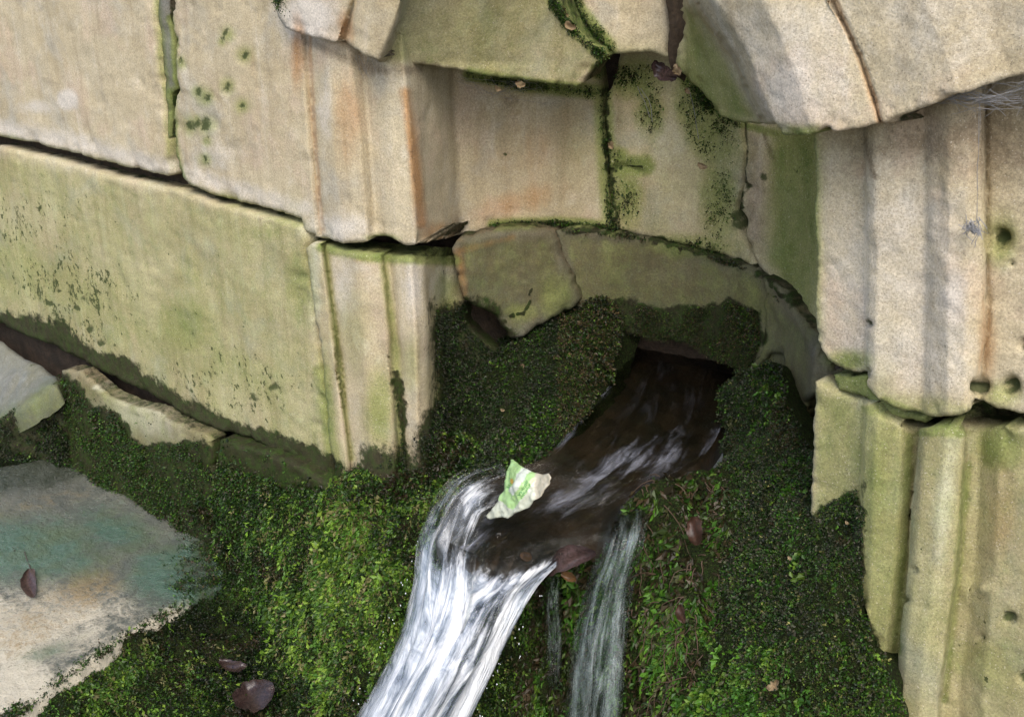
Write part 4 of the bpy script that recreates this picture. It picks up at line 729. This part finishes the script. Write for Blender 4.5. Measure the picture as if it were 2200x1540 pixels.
w = water_sheet('water', tr2, 'narrow dribble of water hanging under the lip', lambda uv: np.clip(uv[:, 1]/.3, 0, 1)*np.clip((1-uv[:, 1])/.3, 0, 1)*.5*np.clip(np.minimum(uv[:, 0], 1-uv[:, 0])/.3, 0, 1), mat=M_VEIL, seed=64, ripple=.004, fr=(5, 2)); tag(w, kind='structure')

# moss on damp masonry faces
def plpal(px, P, r):
    n = len(px); ci = r.integers(0, 5, n); b = PAL_DARK[ci]*.8; s_ = r.random(n) < .4; b[s_] = PAL_BRIGHT[ci][s_]*.7; s_ = r.random(n) < .2; b[s_] = PAL_BROWN[ci][s_]*.7; return b
dm = lambda key, gain=1.0: (lambda pc: np.clip((stain('damp', pc, exP)-.55)*3, 0.0, 1)*gain+1e-4)
moss('moss', 'green moss spreading over the lower face of the pale edged plinth block', SURF['stone', 21], 12000, (.003, .0065), .15, palf=plpal, seed=55, sprig=3, lift=.003, mask=lambda pc: np.clip((stain('damp', pc, exP)-.5)*3, 0, 1)*np.clip((pc[:, 1]-800)/160, .25, 1)+.005)
moss('moss', 'thick green moss burying the plinth block at the jamb foot', SURF['stone', 22], 12000, (.003, .007), .15, palf=plpal, seed=56, sprig=3, lift=.004, mask=lambda pc: np.clip((pc[:, 1]-985-(pc[:, 0]-470)*.28)/50, .03, 1))
moss('moss', 'short black-green moss on the lip above the water outlet', SURF['stone', 7], 9000, (.002, .0045), .2, palf=nookpal, seed=57, sprig=3, lift=.003, mask=lambda pc: np.clip((stain('damp', pc)-.6)*3, 0, 1)+1e-4)
moss('moss', 'dark moss on the end face of the rough grey block', bs_end, 8000, (.004, .007), .15, palf=nookpal, seed=58, sprig=3, lift=.003)
moss('moss', 'sparse moss creeping over the inner right part of the wet ledge', ls, 5000, (.0025, .0055), .1, palf=plpal, seed=59, sprig=3, lift=.003, mask=lambda pc: np.clip((pc[:, 0]-350-.3*np.abs(pc[:, 1]-1260))/120, 0, 1)**1.5+np.clip(1-segdist(pc, [(495, 1195), (400, 1290), (200, 1410), (0, 1550)], False)/16, 0, 1)*.3+1e-4)

for key, n_, lab, mk in ((('stone', 3), 1500, 'thin line of moss under the arch along the top of the rust stained block', lambda pc: np.clip((stain('algae', pc)-1.0)*3, 0, 1)+1e-5),
                        (('stone', 8), 2400, 'thin moss patches on the back block of the niche', lambda pc: np.clip((stain('algae', pc)-.6)*1.2, 0, 1)**2+1e-4),
                        (('voussoir', 14), 1500, 'moss in the joint at the right end of the left arch stone and tuft on its left tip', lambda pc: np.clip((stain('algae', pc)-.9)*3, 0, 1)*(segdist(pc, [(1195, 0), (1240, 60), (1300, 115)], False) < 34)+2.0*np.exp(-((pc[:, 0]-588)**2+(pc[:, 1]-2)**2)/400)+1e-6),
                        (('voussoir', 15), 700, 'moss along the left edge of the middle arch stone', lambda pc: np.clip(1-segdist(pc, [(1222, 0), (1300, 100)], False)/26, 0, 1)+1e-6)):
    moss('moss', lab, SURF[key], n_, (.002, .0045), .2, palf=plpal, seed=70+n_ % 13, sprig=3, lift=.001, mask=mk)

# ------------------------------------------------------------------ small loose things
def tube(pts, rad, n=5):
    pts = np.asarray(pts, float); V = []; T = []
    for i, p in enumerate(pts):
        t = pts[min(i+1, len(pts)-1)]-pts[max(i-1, 0)]; t /= max(np.linalg.norm(t), 1e-9); a = np.cross(t, (.3, .2, .93)); a /= np.linalg.norm(a); b = np.cross(t, a)
        rr = rad if np.isscalar(rad) else rad[i]
        for k in range(n): V.append(p+rr*(math.cos(2*math.pi*k/n)*a+math.sin(2*math.pi*k/n)*b))
    for i in range(len(pts)-1):
        for k in range(n): T.append((i*n+k, i*n+(k+1) % n, (i+1)*n+(k+1) % n, (i+1)*n+k))
    return np.array(V), np.array(T)
def join(parts):
    V = []; T = []; o = 0
    for v, t in parts: V.append(v); T.append(t+o); o += len(v)
    return np.vstack(V), np.vstack(T)
def leaf_mat(name, a, b, rough):
    k = NT(name); n = k.noise(160, 5, .7); k.link(k.mix(k.mapr(n, .35, .65), c4(*a), c4(*b)), k.b.inputs['Base Color']); k.b.inputs['Roughness'].default_value = rough
    k.link(k.bump(n, .6, .002), k.b.inputs['Normal']); return k.m
M_MAUVE = leaf_mat('wet_mauve_leaf', (.075, .045, .042), (.04, .026, .022), .25); M_DKLEAF = leaf_mat('wet_dark_leaf', (.020, .012, .011), (.042, .026, .022), .12)
M_RUSSET = leaf_mat('russet_leaf', (.055, .024, .014), (.03, .016, .010), .4); M_STRAW = leaf_mat('straw_fragment', (.27, .20, .11), (.19, .13, .07), .8); M_ORANGE = leaf_mat('orange_leaf', (.12, .06, .02), (.07, .036, .014), .35)
def leaf(name, label, x, y, L, W, ang, tf, mat, curl=.25, stem=0.0, bend=.0, lift=.003, cat='leaf', jag=.0, seed=0):
    curl *= 1.5
    nu, nv = 7, 12; r = np.random.default_rng(seed); ca, sa = math.cos(ang), math.sin(ang)
    x0 = np.array([float(x)]); y0 = np.array([float(y)]); base = pt(x0, y0, tf(x0, y0))[0]; root = empty(name, base, label, cat, 'fallen leaves' if cat == 'leaf' else 'leaf litter')
    px, py, hh = [], [], []
    for j in range(nv+1):
        v = j/nv; w = W*.5*math.sin(math.pi*min(v*.9+.07, 1.0))**.6*(1+max(jag, .07)*r.normal())
        for i in range(nu):
            u = i/(nu-1)*2-1; lx = (v-.5)*L; ly = u*w+bend*L*math.sin(math.pi*v)
            px.append(x+lx*ca-ly*sa); py.append(y+lx*sa+ly*ca); hh.append(lift+curl*(W*.5*float(tf(x0, y0)[0])/F)*(u*u*.7+.35*math.sin(v*6+seed)+.3*math.sin(u*4+v*5+seed*2))+(.0008 if i == nu//2 else 0))
    px, py, hh = map(np.array, (px, py, hh)); V = pt(px, py, tf(px, py)-np.maximum(hh, .001)*1.3)
    q = np.array([(j*nu+i, j*nu+i+1, (j+1)*nu+i+1, (j+1)*nu+i) for j in range(nv) for i in range(nu-1)])
    mesh_obj('blade', V, q, mat, root)
    if stem:
        xs = x+(-.5*L-np.linspace(0, stem, 8))*ca-bend*np.linspace(0, 1, 8)*stem*sa*2; ys = y+(-.5*L-np.linspace(0, stem, 8))*sa+np.sin(np.linspace(0, 2, 8))*6
        sv, sq = tube(pt(xs, ys, tf(xs, ys)-.003), .0012); mesh_obj('stem', sv, sq, mat, root)
    return root
bl = field([(470, 1080, 'y', -.035), (400, 1315, 'z', .262), (440, 1420, 'z', .225), (540, 1490, 'z', .22), (640, 1440, 'z', .245), (560, 1350, 'y', -.08), (700, 1560, 'y', -.22), (600, 1650, 'z', .2)])
leaf('dead_leaf', 'curled mauve brown leaf with a thin stalk lying on the green ledge', 68, 1252, 62, 34, 1.5, lf, M_MAUVE, .5, 42, .12, .006, seed=1)
leaf('dead_leaf', 'large glossy dark purple leaf lying wet in the moss at the bottom edge', 545, 1488, 92, 66, -.35, bl, M_DKLEAF, .45, 0, .06, .018, seed=2)
leaf('dead_leaf', 'smaller dark leaf half buried in moss above the glossy purple leaf', 500, 1424, 60, 26, .2, bl, M_DKLEAF, .4, 0, .1, .016, seed=3)
ff = lambda yv: (lambda a, b: ty(a, b, np.full(np.shape(a), yv)))
leaf('dead_leaf', 'russet leaf hanging in dark moss to the right of the channel', 1495, 1140, 62, 36, 1.5, ff(.03), M_RUSSET, .4, 0, .05, .004, seed=4)
leaf('dead_leaf', 'rusty brown leaf low in the hanging moss fronds', 1465, 1318, 42, 20, 1.35, ff(-.045), M_RUSSET, .4, 0, .08, .006, seed=5)
leaf('dead_leaf', 'purplish arched leaf stuck on the channel lip beside the falling water', 1228, 1208, 112, 46, -.38, ff(-.02), M_MAUVE, .7, 18, -.12, .008, seed=6)
leaf('dead_leaf', 'small orange leaf caught under the purplish leaf at the lip', 1222, 1238, 36, 20, .5, ff(-.02), M_ORANGE, .5, 0, 0, .006, seed=7)
leaf('dead_leaf', 'orange leaf lying under the clear water of the channel', 1130, 1195, 26, 20, .4, lambda a, b: bedt(a, b)-.006, M_ORANGE, .1, 0, 0, .004, seed=8)
leaf('dead_leaf', 'shrivelled grey brown leaf wedged under the small middle arch stone', 1428, 152, 62, 34, .6, ff(.35), M_MAUVE, .9, 0, .1, .006, seed=9, jag=.12)
frag = [(1226, 55, 26, .25, .5, 'pale straw fragment in the mossy joint of the arch'), (1212, 28, 30, .28, 1.1, 'pale curled sliver high in the mossy joint of the arch'), (1118, 180, 22, .2, .2, 'straw flake on the ledge under the left arch stone'), (1070, 190, 16, .2, .6, 'tiny straw flake hanging near a cobweb thread under the left arch stone'),
        (1509, 356, 22, .43, .4, 'beige flake stuck on the back of the niche'), (1456, 150, 26, .34, 1.2, 'tan scrap of leaf at the foot of the earth plug'), (1314, 312, 18, .42, 1.5, 'tan crumb beside the upright joint in the niche'), (1478, 196, 16, .40, .9, 'tan crumb caught on the mossy top of the niche block'), (1118, 787, 18, .245, -.4, 'orange tan crumb on the dark moss in the niche'), (1080, 880, 10, .16, .2, 'orange speck on the black moss near the jamb'), (1697, 1198, 11, .02, .8, 'yellow seed on the dark moss by the right jamb'), (1820, 1122, 10, .03, .8, 'yellow seed at the mossy foot of the right jamb strip'), (1660, 1470, 30, -.085, -.7, 'straw stalk bit among moss at the bottom right')]
for i, (x, y, L, yv, a, lab) in enumerate(frag): leaf('leaf_fragment', lab, x, y, L, L*.62, a, ff(yv-.012), M_STRAW, .6, 0, .1, .003, 'debris', .2, 20+i)

# food wrapper
wf = field([(1060, 1110, 'y', -.062), (1095, 985, 'y', -.02), (1180, 1022, 'y', -.055), (1130, 1090, 'y', -.07), (1110, 1045, 'y', -.07), (1150, 1050, 'y', -.058), (1080, 1040, 'y', -.045)])
WO = [(1096, 986), (1115, 1000), (1142, 1014), (1160, 1018), (1176, 1016), (1181, 1026), (1172, 1046), (1160, 1066), (1143, 1076), (1132, 1090), (1120, 1097), (1104, 1104), (1090, 1114), (1078, 1110), (1052, 1115), (1042, 1108), (1060, 1092), (1072, 1068), (1082, 1040), (1086, 1010)]
ws = surf(WO, wf, 2.2, (.007, 38), (.003, 110), 81, .8, .002, .002, (.2, .9, 0))
P = ws[5]; ca, sa = math.cos(-.95), math.sin(-.95); u_ = (P[:, 0]-1110)*ca+(P[:, 1]-1045)*sa; v_ = -(P[:, 0]-1110)*sa+(P[:, 1]-1045)*ca
colw = np.tile(np.array([.30, .46, .19]), (len(P), 1)); nz = fbm(ws[0], 60, 3, 5)
colw[(v_ < 6+8*nz) & (v_ > -12) & (u_ > -20)] = (.50, .54, .46); colw[(v_ > 26+6*nz)] = (.42, .44, .35); colw[(u_ < -45)] = (.46, .48, .38); colw[P[:, 0] > 1150+8*nz] = (.38, .35, .27)
txt = ((np.abs(v_-14) < 3.0) | (np.abs(v_-22) < 2.2)) & (u_ > -14) & (u_ < 22) & (np.sin(u_*1.7+np.floor(v_/8)*2) > -.35); colw[txt] = (.07, .20, .06)
colw[(np.abs(v_+17) < 4) & (np.abs(u_+6) < 9) & (np.sin(u_*1.3) > -.2)] = (.10, .26, .07); colw[np.hypot(P[:, 0]-1097, P[:, 1]-1033) < 5] = (.5, .3, .04)
kw = NT('printed_film'); kw.link(kw.attr('col', 'Color'), kw.b.inputs['Base Color']); kw.b.inputs['Roughness'].default_value = .28
tag(mesh_obj('food_wrapper', ws[0], ws[1], kw.m, None, True, None, None, colw), 'crumpled pale green and white plastic food wrapper standing in the running water', 'wrapper')

# cobwebs and rootlets
kc = NT('cobweb_silk'); kc.b.inputs['Base Color'].default_value = c4(.26, .26, .265); kc.b.inputs['Roughness'].default_value = .6
def strands(name, label, cat, specs, mat, rad, kind=None, group=None):
    parts = []
    for (pts, yv, wob, sd) in specs:
        Q = resample(pts, 14, False); rr = np.random.default_rng(sd); Q = Q+np.cumsum(rr.normal(0, wob, Q.shape), 0)*.5
        ys = np.interp(np.linspace(0, 1, len(Q)), [0, 1], yv); parts.append(tube(pt(Q[:, 0], Q[:, 1], ty(Q[:, 0], Q[:, 1], ys)), rad, 3))
    v, q = join(parts); return tag(mesh_obj(name, v, q, mat), label, cat, group, kind)
sp = [([(2000+random.uniform(-40, 200), 230+random.uniform(-30, 20)), (2060+random.uniform(-60, 160), 195+random.uniform(-20, 30)), (2090+random.uniform(-90, 130), 190+random.uniform(-30, 40))], (-.01, -.03), 4.5, i) for i in range(46)]
sp += [([(2100+random.uniform(-14, 14), 200), (2104+random.uniform(-9, 9), 320), (2102+random.uniform(-9, 9), 480)], (-.02, -.0), 1.6, 50+i) for i in range(2)]
strands('cobweb', 'wispy grey cobweb under the right arch stone with a thread running down the pale moulding', 'cobweb', sp, kc.m, .00022, 'stuff')
ring = [([(2088+random.gauss(0, 10), 492+random.gauss(0, 11)), (2090+random.gauss(0, 12), 490+random.gauss(0, 10)), (2092+random.gauss(0, 11), 494+random.gauss(0, 12))], (-.004, -.007), 3.5, 80+i) for i in range(40)]
strands('spider_nest', 'small fluffy pale silk nest on the pale right jamb moulding', 'spider nest', ring, kc.m, .0004, 'stuff')
sp = [([(1020+random.uniform(-60, 120), 158+random.uniform(0, 20)), (1060+random.uniform(-30, 100), 190+random.uniform(-10, 20)), (1100+random.uniform(-40, 90), 200+random.uniform(-20, 30))], (.20, .27), 2.0, 120+i) for i in range(14)]
sp += [([(780+random.uniform(-20, 20), 120), (790+random.uniform(-20, 20), 150+random.uniform(0, 20))], (-.005, .015), 1.5, 150+i) for i in range(10)]
strands('cobweb', 'thin cobweb threads hanging below the left arch stone', 'cobweb', sp, kc.m, .0002, 'stuff')
sp = [([(1370, 185), (1385, 215), (1395, 250)], (.425, .43), 1.5, 170), ([(1376, 190), (1396, 222), (1400, 262)], (.425, .43), 1.5, 171), ([(1480, 190), (1490, 240), (1498, 300)], (.42, .43), 1.2, 172)]
strands('rootlet', 'pale thin rootlets trailing down the mossy block at the back of the niche', 'rootlet', sp, kc.m, .0005, 'stuff')
kr = NT('root_brown'); kr.b.inputs['Base Color'].default_value = c4(.06, .035, .018); kr.b.inputs['Roughness'].default_value = .7
fbf = banks['front'][1]; rr = np.random.default_rng(5); sp = []
idx = rr.choice(fbf[3], 900); idx = [i for i in idx if 1380 < fbf[5][i, 0] < 1610 and 1030 < fbf[5][i, 1] < 1520][:170]
parts = []
for i in idx:
    p = fbf[0][i]+fbf[2][i]*.004; n_ = fbf[2][i]; pts = [p]; d = n_*.7+np.array([rr.normal(0, .5), 0, -.6])
    for k in range(7): pts.append(pts[-1]+d*.0065); d = d*.8+np.array([rr.normal(0, .35), rr.normal(0, .25), -.35])
    parts.append(tube(pts, np.linspace(.0011, .0004, len(pts)), 3))
v, q = join(parts); tag(mesh_obj('rootlets', v, q, kr.m), 'tangle of brown rootlets hanging among the moss right of the channel', 'rootlets', None, 'stuff')
tw, tq = tube(pt(np.array([250., 285, 318, 345]), np.array([1538., 1520, 1505, 1478]), bl(np.array([250., 285, 318, 345]), np.array([1538., 1520, 1505, 1478]))-.022), [.002, .0022, .0018, .001], 6)
tag(mesh_obj('twig', tw, tq, kr.m), 'short dark twig on the moss at the lower left', 'twig')

moss('moss', 'black green moss climbing the inner face of the lower left jamb block', SURF['stone', 5], 9000, (.002, .005), .2, palf=nookpal, seed=171, sprig=4, lift=.002, mask=lambda pc: np.clip((stain('damp', pc)-.55)*3, 0, 1)*np.clip((pc[:, 0]-850)/70, .06, 1)+1e-5)
moss('moss', 'dark moss film on the foot of the right jamb block', SURF['stone', 13], 6000, (.002, .0045), .2, palf=rightpal, seed=172, sprig=4, lift=.002, mask=lambda pc: np.clip((stain('damp', pc)-.55)*3, 0, 1)+1e-5)

# ------------------------------------------------------------------ spray: drops thrown off the edges of the fall
rd = np.random.default_rng(9); parts = []
ico = np.array([(0, 0, 1), (.89, 0, .45), (.28, .85, .45), (-.72, .53, .45), (-.72, -.53, .45), (.28, -.85, .45), (.72, .53, -.45), (-.28, .85, -.45), (-.89, 0, -.45), (-.28, -.85, -.45), (.72, -.53, -.45), (0, 0, -1)])
icf = np.array([(0, 1, 2), (0, 2, 3), (0, 3, 4), (0, 4, 5), (0, 5, 1), (1, 6, 2), (2, 7, 3), (3, 8, 4), (4, 9, 5), (5, 10, 1), (2, 6, 7), (3, 7, 8), (4, 8, 9), (5, 9, 10), (1, 10, 6), (11, 7, 6), (11, 8, 7), (11, 9, 8), (11, 10, 9), (11, 6, 10)])
for i in range(46):
    f = rd.random()**.7; left = rd.random() < .5
    ex = np.interp(f, [0, .3, 1], [905, 880, 765]) if left else np.interp(f, [0, .3, 1], [1215, 1130, 1015]); y_ = 1150+390*f if left else 1200+340*f
    x_ = ex+(rd.exponential(22)*(-1 if left else 1)); yy = -.10-.11*f if left else -.03-.12*f
    p = pt(np.array(x_), np.array(y_), ty(np.array(x_), np.array(y_), yy)); parts.append((p+ico*np.array([1, 1, 1.7])*rd.uniform(.0004, .0011), icf))
v, q = join(parts); kd = NT('water_drop'); kd.b.inputs['Base Color'].default_value = c4(.9, .93, .97); kd.b.inputs['Roughness'].default_value = .05; kd.b.inputs['Transmission Weight'].default_value = .5; kd.b.inputs['IOR'].default_value = 1.33
tag(mesh_obj('droplets', v, q, kd.m), 'fine drops of spray along both edges of the fall', 'droplets', None, 'stuff')
